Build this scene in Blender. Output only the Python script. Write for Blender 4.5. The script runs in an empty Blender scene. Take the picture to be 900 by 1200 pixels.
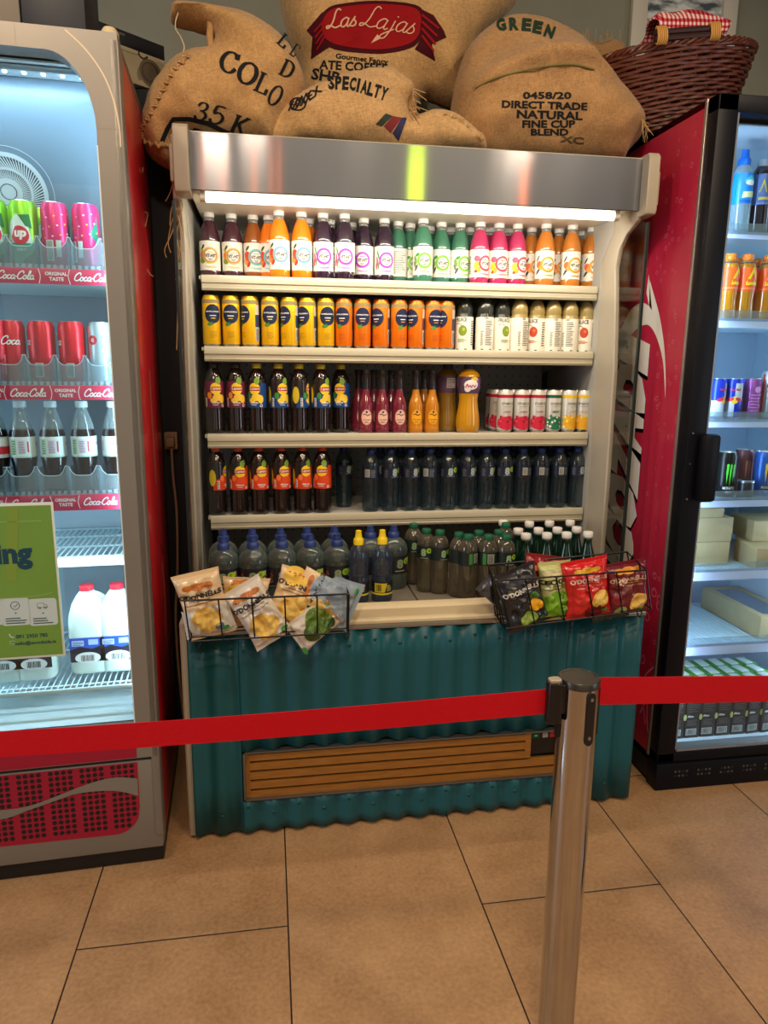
import bpy, math, random
import numpy as np
from mathutils import Vector, Matrix, noise
from mathutils.geometry import tessellate_polygon, delaunay_2d_cdt
random.seed(7)
SC = bpy.context.scene
COL = SC.collection
PI = math.pi
# ---------------------------------------------------------------- camera (photo treated as 900 x 1200)
FPX = 832.4
YAW, PITCH, ROLL = .1618, .199, .0102
CAM = Vector((-.0014, -1.9772, 1.40))
_fy = Vector((math.sin(YAW), math.cos(YAW), 0)); _r = Vector((math.cos(YAW), -math.sin(YAW), 0)); _u = Vector((0, 0, 1))
FWD = _fy*math.cos(PITCH) - _u*math.sin(PITCH)
_up = _u*math.cos(PITCH) + _fy*math.sin(PITCH)
RGT = _r*math.cos(ROLL) + _up*math.sin(ROLL)
UPV = _up*math.cos(ROLL) - _r*math.sin(ROLL)
def ray(x, y): return FWD + RGT*((x-450)/FPX) - UPV*((y-600)/FPX)
def at_y(x, y, Y): d = ray(x, y); return CAM + d*((Y-CAM.y)/d.y)
def at_x(x, y, X): d = ray(x, y); return CAM + d*((X-CAM.x)/d.x)
def at_z(x, y, Z): d = ray(x, y); return CAM + d*((Z-CAM.z)/d.z)
def at_d(x, y, D): return CAM + ray(x, y)*D
def at_plane(x, y, p0, n): d = ray(x, y); return CAM + d*((p0-CAM).dot(n)/d.dot(n))
cd = bpy.data.cameras.new('camera'); cam = bpy.data.objects.new('camera', cd); COL.objects.link(cam)
cd.sensor_fit = 'VERTICAL'; cd.sensor_height = 24; cd.sensor_width = 18; cd.lens = FPX*24/1200; cd.clip_start = .02
M = Matrix((RGT, UPV, -FWD)).transposed().to_4x4(); M.translation = CAM
cam.matrix_world = M
SC.camera = cam

# ---------------------------------------------------------------- materials
def lin(c):
    return tuple(((v/255)/12.92 if v/255 <= .04045 else ((v/255+.055)/1.055)**2.4) for v in c) + (1,)
_M = {}
def mat(name, col, rough=.5, metal=0, spec=.5, coat=0, emit=0, aniso=0, sheen=0):
    if name in _M: return _M[name]
    m = bpy.data.materials.new(name); m.use_nodes = True
    b = m.node_tree.nodes['Principled BSDF']
    b.inputs['Base Color'].default_value = lin(col); b.inputs['Roughness'].default_value = rough
    b.inputs['Metallic'].default_value = metal; b.inputs['Specular IOR Level'].default_value = spec
    b.inputs['Coat Weight'].default_value = coat; b.inputs['Coat Roughness'].default_value = .08
    b.inputs['Sheen Weight'].default_value = sheen
    if emit:
        b.inputs['Emission Color'].default_value = lin(col); b.inputs['Emission Strength'].default_value = emit
    m.diffuse_color = lin(col)
    _M[name] = m
    return m
def nodes(m): return m.node_tree.nodes, m.node_tree.links, m.node_tree.nodes['Principled BSDF']
def noisy(m, scale=20, amt=.25, bump=0, detail=4, stretch=(1, 1, 1), bscale=None):
    """mottle the colour and roughen the surface"""
    N, L, b = nodes(m)
    tc = N.new('ShaderNodeTexCoord'); mp = N.new('ShaderNodeMapping'); mp.inputs['Scale'].default_value = stretch
    L.new(tc.outputs['Object'], mp.inputs['Vector'])
    t = N.new('ShaderNodeTexNoise'); t.inputs['Scale'].default_value = scale; t.inputs['Detail'].default_value = detail
    L.new(mp.outputs[0], t.inputs['Vector'])
    c = b.inputs['Base Color'].default_value[:]
    r = N.new('ShaderNodeMapRange'); r.inputs[1].default_value = .25; r.inputs[2].default_value = .75
    r.inputs[3].default_value = 1-amt; r.inputs[4].default_value = 1+amt
    L.new(t.outputs['Fac'], r.inputs[0])
    mx = N.new('ShaderNodeVectorMath'); mx.operation = 'SCALE'; mx.inputs[0].default_value = c[:3]
    L.new(r.outputs[0], mx.inputs['Scale']); L.new(mx.outputs[0], b.inputs['Base Color'])
    if bump:
        t2 = t
        if bscale:
            t2 = N.new('ShaderNodeTexNoise'); t2.inputs['Scale'].default_value = bscale; t2.inputs['Detail'].default_value = 3
            L.new(mp.outputs[0], t2.inputs['Vector'])
        bp = N.new('ShaderNodeBump'); bp.inputs['Strength'].default_value = bump; bp.inputs['Distance'].default_value = .004
        L.new(t2.outputs['Fac'], bp.inputs['Height']); L.new(bp.outputs[0], b.inputs['Normal'])
    return m
def clear(name, tint, body=None, alpha=.12, rough=.06, edge=.55):
    """thin clear plastic or glass: tinted see-through with a glossy skin that thickens at the rim"""
    if name in _M: return _M[name]
    m = bpy.data.materials.new(name); m.use_nodes = True
    N = m.node_tree.nodes; L = m.node_tree.links; b = N['Principled BSDF']; out = N['Material Output']
    b.inputs['Base Color'].default_value = lin(body or tint); b.inputs['Roughness'].default_value = .3
    b.inputs['Specular IOR Level'].default_value = .3
    tr = N.new('ShaderNodeBsdfTransparent'); tr.inputs[0].default_value = lin(tint)
    gl = N.new('ShaderNodeBsdfGlossy'); gl.inputs['Roughness'].default_value = rough
    lw = N.new('ShaderNodeLayerWeight'); lw.inputs['Blend'].default_value = .5
    sq = N.new('ShaderNodeMath'); sq.operation = 'POWER'; sq.inputs[1].default_value = 2.2; L.new(lw.outputs['Facing'], sq.inputs[0])
    mr = N.new('ShaderNodeMapRange'); mr.inputs[3].default_value = alpha; mr.inputs[4].default_value = min(1, alpha+edge)
    L.new(sq.outputs[0], mr.inputs[0])
    pw = N.new('ShaderNodeMath'); pw.operation = 'POWER'; pw.inputs[1].default_value = 5; L.new(lw.outputs['Facing'], pw.inputs[0])
    fr = N.new('ShaderNodeMapRange'); fr.inputs[3].default_value = .07; fr.inputs[4].default_value = .8; L.new(pw.outputs[0], fr.inputs[0])
    mx = N.new('ShaderNodeMixShader'); L.new(mr.outputs[0], mx.inputs[0]); L.new(tr.outputs[0], mx.inputs[1]); L.new(b.outputs[0], mx.inputs[2])
    m2 = N.new('ShaderNodeMixShader'); L.new(fr.outputs[0], m2.inputs[0]); L.new(mx.outputs[0], m2.inputs[1]); L.new(gl.outputs[0], m2.inputs[2])
    L.new(m2.outputs[0], out.inputs['Surface']); m.diffuse_color = lin(tint)
    _M[name] = m
    return m
def pane(name, tint=(245, 250, 250), k=1.0):
    if name in _M: return _M[name]
    m = bpy.data.materials.new(name); m.use_nodes = True
    N = m.node_tree.nodes; L = m.node_tree.links; out = N['Material Output']; N.remove(N['Principled BSDF'])
    tr = N.new('ShaderNodeBsdfTransparent'); tr.inputs[0].default_value = lin(tint)
    gl = N.new('ShaderNodeBsdfGlossy'); gl.inputs['Roughness'].default_value = .01
    lw = N.new('ShaderNodeLayerWeight'); lw.inputs['Blend'].default_value = .5
    pw = N.new('ShaderNodeMath'); pw.operation = 'POWER'; pw.inputs[1].default_value = 5; L.new(lw.outputs['Facing'], pw.inputs[0])
    mu = N.new('ShaderNodeMath'); mu.operation = 'MULTIPLY_ADD'; mu.inputs[1].default_value = .9*k; mu.inputs[2].default_value = .04*k; L.new(pw.outputs[0], mu.inputs[0])
    mx = N.new('ShaderNodeMixShader'); L.new(mu.outputs[0], mx.inputs[0]); L.new(tr.outputs[0], mx.inputs[1]); L.new(gl.outputs[0], mx.inputs[2])
    L.new(mx.outputs[0], out.inputs['Surface'])
    _M[name] = m
    return m
def K(col, rough=.45, spec=.4):   # plain printed colour
    return mat('print_%02x%02x%02x' % tuple(col), col, rough, spec=spec)
BLACK, WHITE = (14, 14, 16), (238, 238, 236)

# ---------------------------------------------------------------- flat artwork (2-D triangles in layers)
_TX = {}
def text_tris(s, shear=0, bold=0, space=1):
    k = (s, shear, bold, space)
    if k in _TX: return _TX[k]
    c = bpy.data.curves.new('text', 'FONT'); c.body = s; c.size = 1; c.resolution_u = 2; c.shear = shear; c.offset = bold
    c.space_character = space
    o = bpy.data.objects.new('text', c); COL.objects.link(o)
    me = o.evaluated_get(bpy.context.evaluated_depsgraph_get()).to_mesh()
    me.calc_loop_triangles()
    V = [(v.co.x, v.co.y) for v in me.vertices]; T = [tuple(t.vertices) for t in me.loop_triangles]
    bpy.data.objects.remove(o); bpy.data.curves.remove(c)
    xs = [v[0] for v in V]; ys = [v[1] for v in V]
    _TX[k] = (V, T, min(xs), max(xs), min(ys), max(ys))
    return _TX[k]
SCRIPT = {
 'L': ([[(.66, .93), (.5, 1.02), (.38, .85), (.33, .4), (.2, .08), (.04, .0), (.02, .12), (.25, .12), (.5, .0), (.78, .1)]], .72),
 'a': ([[(.45, .42), (.3, .5), (.1, .35), (.08, .1), (.22, .0), (.4, .15), (.47, .47), (.42, .1), (.5, .0), (.62, .08)]], .56),
 's': ([[(.0, .05), (.25, .5), (.2, .38), (.34, .2), (.3, .04), (.15, .0), (.04, .06)]], .42),
 'j': ([[(.25, .48), (.2, .0), (.08, -.38), (-.1, -.42), (-.1, -.25), (.35, .08)], [(.27, .66), (.31, .7)]], .36),
 'C': ([[(.72, .7), (.78, .86), (.62, 1.0), (.3, .85), (.1, .5), (.12, .14), (.36, .0), (.62, .1), (.82, .28)]], .74),
 'o': ([[(.25, .5), (.07, .32), (.1, .06), (.26, .0), (.43, .18), (.4, .42), (.25, .5), (.3, .4), (.52, .42)]], .5),
 'c': ([[(.4, .38), (.3, .5), (.1, .36), (.08, .1), (.25, .0), (.48, .14)]], .45),
 'l': ([[(.02, .05), (.3, .6), (.4, .95), (.27, 1.02), (.17, .6), (.13, .1), (.25, .0), (.4, .1)]], .36),
 '-': ([[(.0, .3), (.2, .33)]], .22), ' ': ([], .3)}
def smooth_line(P, n=5, closed=False):
    P = [Vector(p) for p in P]; out = []; N = len(P)
    rng = N if closed else N-1
    for i in range(rng):
        if closed: a, b, c, d = P[i-1], P[i], P[(i+1) % N], P[(i+2) % N]
        else: a, b, c, d = P[max(i-1, 0)], P[i], P[i+1], P[min(i+2, N-1)]
        for k in range(n):
            t = k/n
            out.append(.5*((2*b)+(c-a)*t+(2*a-5*b+4*c-d)*t*t+(3*b-a-3*c+d)*t**3))
    if not closed: out.append(P[-1])
    return out
class Art:
    def __init__(s): s.items = []       # (verts, tris, mat, layer)
    def add(s, V, T, m, layer=1): s.items.append(([tuple(v[:2]) for v in V], T, m, layer)); return s
    def poly(s, P, m, layer=1):
        T = tessellate_polygon([[Vector((p[0], p[1], 0)) for p in P]])
        return s.add(P, [tuple(t) for t in T], m, layer)
    def rect(s, x0, x1, y0, y1, m, layer=1): return s.poly([(x0, y0), (x1, y0), (x1, y1), (x0, y1)], m, layer)
    def rrect(s, x0, x1, y0, y1, r, m, layer=1):
        P = []
        for cx, cy, a in ((x1-r, y1-r, 0), (x0+r, y1-r, 90), (x0+r, y0+r, 180), (x1-r, y0+r, 270)):
            P += [(cx+r*math.cos(math.radians(a+k*22.5)), cy+r*math.sin(math.radians(a+k*22.5))) for k in range(5)]
        return s.poly(P, m, layer)
    def disc(s, x, y, r, m, layer=1, ry=None, n=20, rot=0):
        ry = ry or r; c, q = math.cos(rot), math.sin(rot); P = []
        for k in range(n):
            a = 2*PI*k/n; ex, ey = r*math.cos(a), ry*math.sin(a)
            P.append((x+ex*c-ey*q, y+ex*q+ey*c))
        V = [(x, y)]+P
        return s.add(V, [(0, i+1, (i+1) % n+1) for i in range(n)], m, layer)
    def ring(s, x, y, r0, r1, m, layer=1, n=24, k=1):
        V = []; T = []
        for i in range(n):
            a = 2*PI*i/n; V += [(x+r0*math.cos(a), y+k*r0*math.sin(a)), (x+r1*math.cos(a), y+k*r1*math.sin(a))]
        for i in range(n):
            a, b = 2*i, 2*((i+1) % n); T += [(a, a+1, b+1), (a, b+1, b)]
        return s.add(V, T, m, layer)
    def text(s, st, x, y, m, w=None, h=None, layer=2, shear=0, bold=.015, rot=0, flip=1, space=1, align='c'):
        if not st: return s
        V, T, x0, x1, y0, y1 = text_tris(st, shear, bold, space)
        sx = (w/(x1-x0)) if w else h/(y1-y0); sy = (h/(y1-y0)) if h else sx
        if not w: sx = sy
        cx = {'c': (x0+x1)/2, 'l': x0, 'r': x1}[align]; cy = (y0+y1)/2; c, q = math.cos(rot), math.sin(rot)
        W = []
        for a, b in V:
            e, f = (a-cx)*sx, (b-cy)*sy*flip
            W.append((x+e*c-f*q, y+e*q+f*c))
        return s.add(W, T, m, layer)
    def line(s, P, w, m, layer=2, n=5, closed=False, smooth=True):
        P = [Vector((p[0], p[1])) for p in P]
        Q = smooth_line(P, n, closed) if smooth else (P+[P[0]] if closed else P)
        if smooth and closed: Q.append(Q[0])
        V = []; T = []
        for i, p in enumerate(Q):
            d = Q[min(i+1, len(Q)-1)]-Q[max(i-1, 0)]
            if d.length < 1e-9: d = Vector((1, 0))
            d.normalize(); nn = Vector((-d.y, d.x))*w/2
            V += [tuple(p+nn), tuple(p-nn)]
        for i in range(len(Q)-1): a = 2*i; T += [(a, a+1, a+3), (a, a+3, a+2)]
        return s.add(V, T, m, layer)
    def word(s, st, x, y, m, w, pen=.11, layer=2, shear=.28, rot=0, flip=1, hk=1):
        L = []; cx = 0
        for ch in st:
            st_, adv = SCRIPT[ch]
            for P in st_: L.append([(px+cx+shear*py, py) for px, py in P])
            cx += adv
        k = w/(cx+.2); c, q = math.cos(rot), math.sin(rot)
        for P in L:
            W = []
            for a, b in P:
                e, f = (a-cx/2-.1)*k, (b-.5)*k*flip*hk
                W.append((x+e*c-f*q, y+e*q+f*c))
            s.line(W, pen*k, m, layer, 4)
        return s
    def serif(s, ch, x, y, w, h, m, rot=0, layer=1, thick=.24, thin=.09, shear=0, flip=-1):
        """stencilled serif capital drawn with a broad pen"""
        G = {'C': [[(.85, .72), (.74, .92), (.5, 1), (.22, .86), (.08, .5), (.22, .14), (.5, 0), (.74, .06), (.9, .26)], [(.86, .7), (.86, .98)]],
             'O': [[(.5, 1), (.2, .86), (.07, .5), (.2, .14), (.5, 0), (.8, .14), (.93, .5), (.8, .86), (.5, 1)]],
             'L': [[(.22, 0), (.22, 1)], [(0, .97), (.46, .97)], [(0, .03), (.88, .03)], [(.88, 0), (.88, .3)]],
             'D': [[(.2, 0), (.2, 1)], [(0, .97), (.5, .97), (.84, .8), (.92, .5), (.84, .2), (.5, .03), (0, .03)]],
             'E': [[(.22, 0), (.22, 1)], [(0, .97), (.85, .97), (.85, .75)], [(.22, .52), (.65, .52)], [(0, .03), (.88, .03), (.88, .28)]],
             'K': [[(.2, 0), (.2, 1)], [(0, .97), (.4, .97)], [(0, .03), (.4, .03)], [(.22, .4), (.55, .7), (.85, .97)], [(.4, .58), (.62, .3), (.88, .02)], [(.7, .97), (1, .97)], [(.72, .03), (1.02, .03)]],
             '3': [[(.1, .78), (.28, .98), (.62, .97), (.76, .77), (.6, .58), (.38, .54), (.66, .48), (.86, .27), (.66, .03), (.3, 0), (.06, .2)]],
             '5': [[(.82, .97), (.26, .97), (.2, .55), (.48, .63), (.82, .46), (.84, .2), (.56, 0), (.2, .02), (.04, .2)]]}
        c, q = math.cos(rot), math.sin(rot)
        for P in G[ch]:
            sm = len(P) > 3 and ch not in 'E'
            Q = smooth_line([(a, b) for a, b in P], 5) if sm else [Vector(p) for p in P]
            V = []; T = []
            W = [Vector(((a-.5)*w+shear*(b-.5)*h, (b-.5)*h)) for a, b in Q]
            for i, p in enumerate(W):
                d = (W[min(i+1, len(W)-1)]-W[max(i-1, 0)]).normalized(); n = Vector((-d.y, d.x)); t = (thin+(thick-thin)*abs(d.y)**1.5)*w/2
                for e in (p+n*t, p-n*t):
                    e = Vector((e.x, e.y*flip)); V.append((x+e.x*c-e.y*q, y+e.x*q+e.y*c))
            for i in range(len(W)-1): a0 = 2*i; T += [(a0, a0+1, a0+3), (a0, a0+3, a0+2)]
            s.add(V, T, m, layer)
        return s
    def bars(s, x0, x1, y0, y1, m, n=8, layer=2, vertical=True):
        rnd = random.Random(int(abs(x0*9e5+y0*7e5)))
        for i in range(n):
            t = i/n; e = (i+.35+.35*rnd.random())/n
            if vertical: s.rect(x0+(x1-x0)*t, x0+(x1-x0)*e, y0, y1, m, layer)
            else: s.rect(x0, x0+(x1-x0)*(.65+.35*rnd.random()), y0+(y1-y0)*t, y0+(y1-y0)*(t+.45/n), m, layer)
        return s

# ---------------------------------------------------------------- mesh builder
class MB:
    def __init__(s): s.V = []; s.F = []; s.m = []
    def face(s, P, m):
        i = len(s.V); s.V += [tuple(p) for p in P]; s.F.append(tuple(range(i, i+len(P)))); s.m.append(m); return s
    def mesh(s, V, F, m):
        i = len(s.V); s.V += [tuple(v) for v in V]
        for f in F: s.F.append(tuple(i+k for k in f)); s.m.append(m)
        return s
    def box(s, x0, x1, y0, y1, z0, z1, m, bev=0):
        if bev <= 0:
            V = [(x, y, z) for z in (z0, z1) for y in (y0, y1) for x in (x0, x1)]
            return s.mesh(V, [(0, 2, 3, 1), (4, 5, 7, 6), (0, 1, 5, 4), (2, 6, 7, 3), (0, 4, 6, 2), (1, 3, 7, 5)], m)
        import bmesh
        bm = bmesh.new(); bmesh.ops.create_cube(bm, size=1)
        for v in bm.verts: v.co = ((x0+x1)/2+v.co.x*(x1-x0), (y0+y1)/2+v.co.y*(y1-y0), (z0+z1)/2+v.co.z*(z1-z0))
        bmesh.ops.bevel(bm, geom=list(bm.edges), offset=bev, segments=2, affect='EDGES', profile=.5)
        bm.verts.index_update()
        s.mesh([v.co[:] for v in bm.verts], [[v.index for v in f.verts] for f in bm.faces], m); bm.free(); return s
    def lathe(s, prof, m, seg=20, cx=0, cy=0, mf=None):
        V = []; F = []; n = len(prof)
        for r, z in prof:
            for k in range(seg):
                a = 2*PI*k/seg; V.append((cx+max(r, 1e-5)*math.cos(a), cy+max(r, 1e-5)*math.sin(a), z))
        for i in range(n-1):
            for k in range(seg):
                k2 = (k+1) % seg; F.append((i*seg+k, i*seg+k2, (i+1)*seg+k2, (i+1)*seg+k))
        if mf:
            b = len(s.V); s.V += V
            for j, f in enumerate(F): s.F.append(tuple(b+q for q in f)); s.m.append(mf(j//seg))
        else: s.mesh(V, F, m)
        return s
    def tube(s, P, r, m, seg=6, closed=False, caps=True, rr=None):
        P = [Vector(p) for p in P]; n = len(P)
        V = []; F = []; prev = None
        for i, p in enumerate(P):
            if closed: d = P[(i+1) % n]-P[i-1]
            else: d = P[min(i+1, n-1)]-P[max(i-1, 0)]
            if d.length < 1e-9: d = Vector((0, 0, 1))
            d.normalize()
            if prev is None:
                u = d.orthogonal().normalized()
            else:
                u = prev-d*prev.dot(d)
                u = u.normalized() if u.length > 1e-6 else d.orthogonal().normalized()
            prev = u; w = d.cross(u); R = rr[i] if rr else r
            for k in range(seg):
                a = 2*PI*k/seg; V.append(p+u*(R*math.cos(a))+w*(R*math.sin(a)))
        for i in range(n if closed else n-1):
            j = (i+1) % n
            for k in range(seg):
                k2 = (k+1) % seg; F.append((i*seg+k, i*seg+k2, j*seg+k2, j*seg+k))
        if caps and not closed:
            F.append(tuple(range(seg-1, -1, -1))); F.append(tuple(range((n-1)*seg, n*seg)))
        return s.mesh(V, F, m)
    def extrude(s, P, ax, a0, a1, m):
        """prism of a 2-D outline; ax 'x','y','z' is the extrusion axis, outline in the two others in order"""
        def q(p, t): return {'x': (t, p[0], p[1]), 'y': (p[0], t, p[1]), 'z': (p[0], p[1], t)}[ax]
        n = len(P); T = tessellate_polygon([[Vector((p[0], p[1], 0)) for p in P]])
        V = [q(p, a0) for p in P]+[q(p, a1) for p in P]
        F = [tuple(t) for t in T]+[tuple(i+n for i in t)[::-1] for t in T]+[(i, (i+1) % n, (i+1) % n+n, i+n) for i in range(n)]
        return s.mesh(V, F, m)
    def art(s, art, f, maxlen=1e9, eps=.0004):
        for V, T, m, layer in art.items:
            V = list(V); T = list(T); out = []
            st = [tuple(V[i] for i in t) for t in T]
            while st:
                a, b, c = st.pop()
                la, lb, lc = math.dist(a, b), math.dist(b, c), math.dist(c, a)
                L = max(la, lb, lc)
                if L > maxlen and len(out)+len(st) < 30000:
                    if L == la: q = ((a[0]+b[0])/2, (a[1]+b[1])/2); st += [(a, q, c), (q, b, c)]
                    elif L == lb: q = ((b[0]+c[0])/2, (b[1]+c[1])/2); st += [(a, b, q), (a, q, c)]
                    else: q = ((c[0]+a[0])/2, (c[1]+a[1])/2); st += [(a, b, q), (q, b, c)]
                else: out.append((a, b, c))
            idx = {}; W = []; F = []
            for t in out:
                fi = []
                for p in t:
                    k = (round(p[0], 7), round(p[1], 7))
                    if k not in idx: idx[k] = len(W); W.append(f(p[0], p[1], eps*layer))
                    fi.append(idx[k])
                if len(set(fi)) == 3: F.append(tuple(fi))
            s.mesh(W, F, m)
        return s
    def build(s, name, parent=None, world=False, angle=40, bevel=0, label=None, subsurf=0):
        me = bpy.data.meshes.new(name); me.from_pydata([tuple(v) for v in s.V], [], s.F)
        ms = []
        for m in s.m:
            if m not in ms: ms.append(m)
        for m in ms: me.materials.append(m)
        ix = {m: i for i, m in enumerate(ms)}
        me.polygons.foreach_set('material_index', [ix[m] for m in s.m])
        me.polygons.foreach_set('use_smooth', [True]*len(s.F))
        import bmesh
        bm = bmesh.new(); bm.from_mesh(me); bmesh.ops.recalc_face_normals(bm, faces=list(bm.faces)); bm.to_mesh(me); bm.free()
        me.update(); me.set_sharp_from_angle(angle=math.radians(angle))
        o = bpy.data.objects.new(name, me); COL.objects.link(o)
        if parent:
            o.parent = parent
            if world:
                r = parent
                mw = r.matrix_basis.copy()
                while r.parent: r = r.parent; mw = r.matrix_basis @ mw
                me.transform(mw.inverted())
        if bevel:
            b = o.modifiers.new('bevel', 'BEVEL'); b.width = bevel; b.segments = 2; b.limit_method = 'ANGLE'; b.angle_limit = math.radians(50)
        if label: o['label'] = label
        return o
def wrapper(r, z0=0):
    """map arc length s and height z onto a cylinder facing -Y"""
    rf = r if callable(r) else (lambda z: r)
    def f(s, z, e): R = rf(z); a = s/R; return ((R+e)*math.sin(a), -(R+e)*math.cos(a), z+z0)
    return f

# ---------------------------------------------------------------- things
ORD = ['', 'first', 'second', 'third', 'fourth', 'fifth', 'sixth', 'seventh', 'eighth', 'ninth', 'tenth', 'eleventh', 'twelfth', 'thirteenth', 'fourteenth']
def tag(o, label, cat, group=None):
    o['label'] = label; o['category'] = cat
    if group: o['group'] = group
    return o
def thing(name, label, cat, loc=(0, 0, 0), rotz=0, group=None):
    o = bpy.data.objects.new(name, None); COL.objects.link(o); o.empty_display_size = .05
    o.location = loc; o.rotation_euler = (0, 0, rotz)
    return tag(o, label, cat, group)
def structure(o): o['kind'] = 'structure'; return o
def dup(root, loc, rotz=0, label=None, group=None):
    r = root.copy(); COL.objects.link(r); r.location = loc; r.rotation_euler = (0, 0, rotz)
    if label: r['label'] = label
    if group: r['group'] = group
    for ch in list(root.children):
        c = ch.copy(); COL.objects.link(c); c.parent = r
        for g in ch.children:
            d = g.copy(); COL.objects.link(d); d.parent = c
    return r
class Kind:
    """a kind of product: the first placing moves the prototype itself, later ones copy it"""
    def __init__(s, root): s.root = root; s.used = False
    def put(s, loc, rotz, label, group):
        if not s.used:
            s.used = True; o = s.root; o.location = loc; o.rotation_euler = (0, 0, rotz); o['label'] = label; o['group'] = group
            return o
        return dup(s.root, loc, rotz, label, group)
def light(name, kind, loc, energy, col, size=.3, size_y=None, target=None, rot=None, spot=None):
    l = bpy.data.lights.new(name, kind); l.energy = energy; l.color = lin(col)[:3]
    if kind == 'AREA':
        l.size = size
        if size_y: l.shape = 'RECTANGLE'; l.size_y = size_y
    else: l.shadow_soft_size = size
    if spot: l.spot_size = math.radians(spot); l.spot_blend = .6
    o = bpy.data.objects.new(name, l); COL.objects.link(o); o.location = loc
    if target is not None: o.rotation_euler = (Vector(target)-Vector(loc)).to_track_quat('-Z', 'Y').to_euler()
    if rot: o.rotation_euler = rot
    return o
# ================================================================= room
def floor_material():
    m = mat('floor_tile', (176, 132, 90), .42, spec=.35); N, L, b = nodes(m)
    g = N.new('ShaderNodeNewGeometry'); sx = N.new('ShaderNodeSeparateXYZ'); L.new(g.outputs['Position'], sx.inputs[0])
    def math_(op, a, bb=None):
        n = N.new('ShaderNodeMath'); n.operation = op
        for i, v in enumerate((a, bb)):
            if v is None: continue
            if isinstance(v, (int, float)): n.inputs[i].default_value = v
            else: L.new(v, n.inputs[i])
        return n.outputs[0]
    TW, TL = .5138, 1.028
    u = math_('DIVIDE', math_('SUBTRACT', sx.outputs[0], .0205), TW)
    col = math_('FLOOR', u); fu = math_('SUBTRACT', u, col)
    par = math_('MODULO', math_('ADD', col, 101), 2)
    v = math_('ADD', math_('DIVIDE', math_('ADD', sx.outputs[1], .388), TL), math_('MULTIPLY', par, .5))
    row = math_('FLOOR', v); fv = math_('SUBTRACT', v, row)
    du = math_('MULTIPLY', math_('MINIMUM', fu, math_('SUBTRACT', 1, fu)), TW)
    dv = math_('MULTIPLY', math_('MINIMUM', fv, math_('SUBTRACT', 1, fv)), TL)
    d = math_('MINIMUM', du, dv)
    joint = math_('LESS_THAN', d, .0019)
    cm = N.new('ShaderNodeCombineXYZ'); L.new(col, cm.inputs[0]); L.new(row, cm.inputs[1])
    wn = N.new('ShaderNodeTexWhiteNoise'); L.new(cm.outputs[0], wn.inputs['Vector'])
    n1 = N.new('ShaderNodeTexNoise'); n1.inputs['Scale'].default_value = 5; n1.inputs['Detail'].default_value = 8; n1.inputs['Roughness'].default_value = .65
    n2 = N.new('ShaderNodeTexNoise'); n2.inputs['Scale'].default_value = 90; n2.inputs['Detail'].default_value = 3
    L.new(g.outputs['Position'], n1.inputs['Vector']); L.new(g.outputs['Position'], n2.inputs['Vector'])
    f = math_('ADD', math_('MULTIPLY', n1.outputs['Fac'], .5), math_('MULTIPLY', n2.outputs['Fac'], .35))
    f = math_('ADD', f, math_('MULTIPLY', wn.outputs['Value'], .08))
    cr = N.new('ShaderNodeValToRGB'); e = cr.color_ramp.elements
    e[0].position = .3; e[0].color = lin((152, 113, 76)); e[1].position = .62; e[1].color = lin((198, 156, 111))
    L.new(f, cr.inputs[0])
    mx = N.new('ShaderNodeMix'); mx.data_type = 'RGBA'; mx.inputs['B'].default_value = lin((42, 30, 22))
    L.new(joint, mx.inputs['Factor']); L.new(cr.outputs[0], mx.inputs['A']); L.new(mx.outputs['Result'], b.inputs['Base Color'])
    hb = math_('MULTIPLY', math_('MINIMUM', d, .003), 1)
    bp = N.new('ShaderNodeBump'); bp.inputs['Strength'].default_value = .5; bp.inputs['Distance'].default_value = 1
    L.new(hb, bp.inputs['Height']); L.new(bp.outputs[0], b.inputs['Normal'])
    rr = N.new('ShaderNodeMapRange'); rr.inputs[3].default_value = .32; rr.inputs[4].default_value = .6; L.new(n1.outputs['Fac'], rr.inputs[0]); L.new(rr.outputs[0], b.inputs['Roughness'])
    return m
wallm = noisy(mat('wall_paint', (136, 138, 126), .8, spec=.2), 6, .06)
ceilm = mat('ceiling_paint', (120, 116, 108), .9)
WALLY = 1.04
structure(MB().box(-3.2, 4.2, -6, 2.0, -.06, 0, floor_material()).build('floor'))
structure(MB().box(-3.2, 4.2, WALLY, WALLY+.1, 0, 3.1, wallm).build('wall_back'))
structure(MB().box(-3.3, -3.2, -6, WALLY+.1, 0, 3.1, wallm).build('wall_left'))
structure(MB().box(4.2, 4.3, -6, WALLY+.1, 0, 3.1, wallm).build('wall_right'))
structure(MB().box(-3.3, 4.3, -6, WALLY+.1, 3.1, 3.2, ceilm).build('ceiling'))

for i_, (xa_, xb_) in enumerate(((-3.2, -1.7), (-.35, .45), (2.3, 4.2))):  # unseen dark panels, added so the steel post reflects vertical bands
    structure(MB().box(xa_, xb_, -5.1, -5.0, 0, 3.1, mat('reflection_panel_dark', (58, 54, 50), .7)).build('reflection_panel' if i_ == 0 else 'reflection_strip_%d' % i_))
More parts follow.
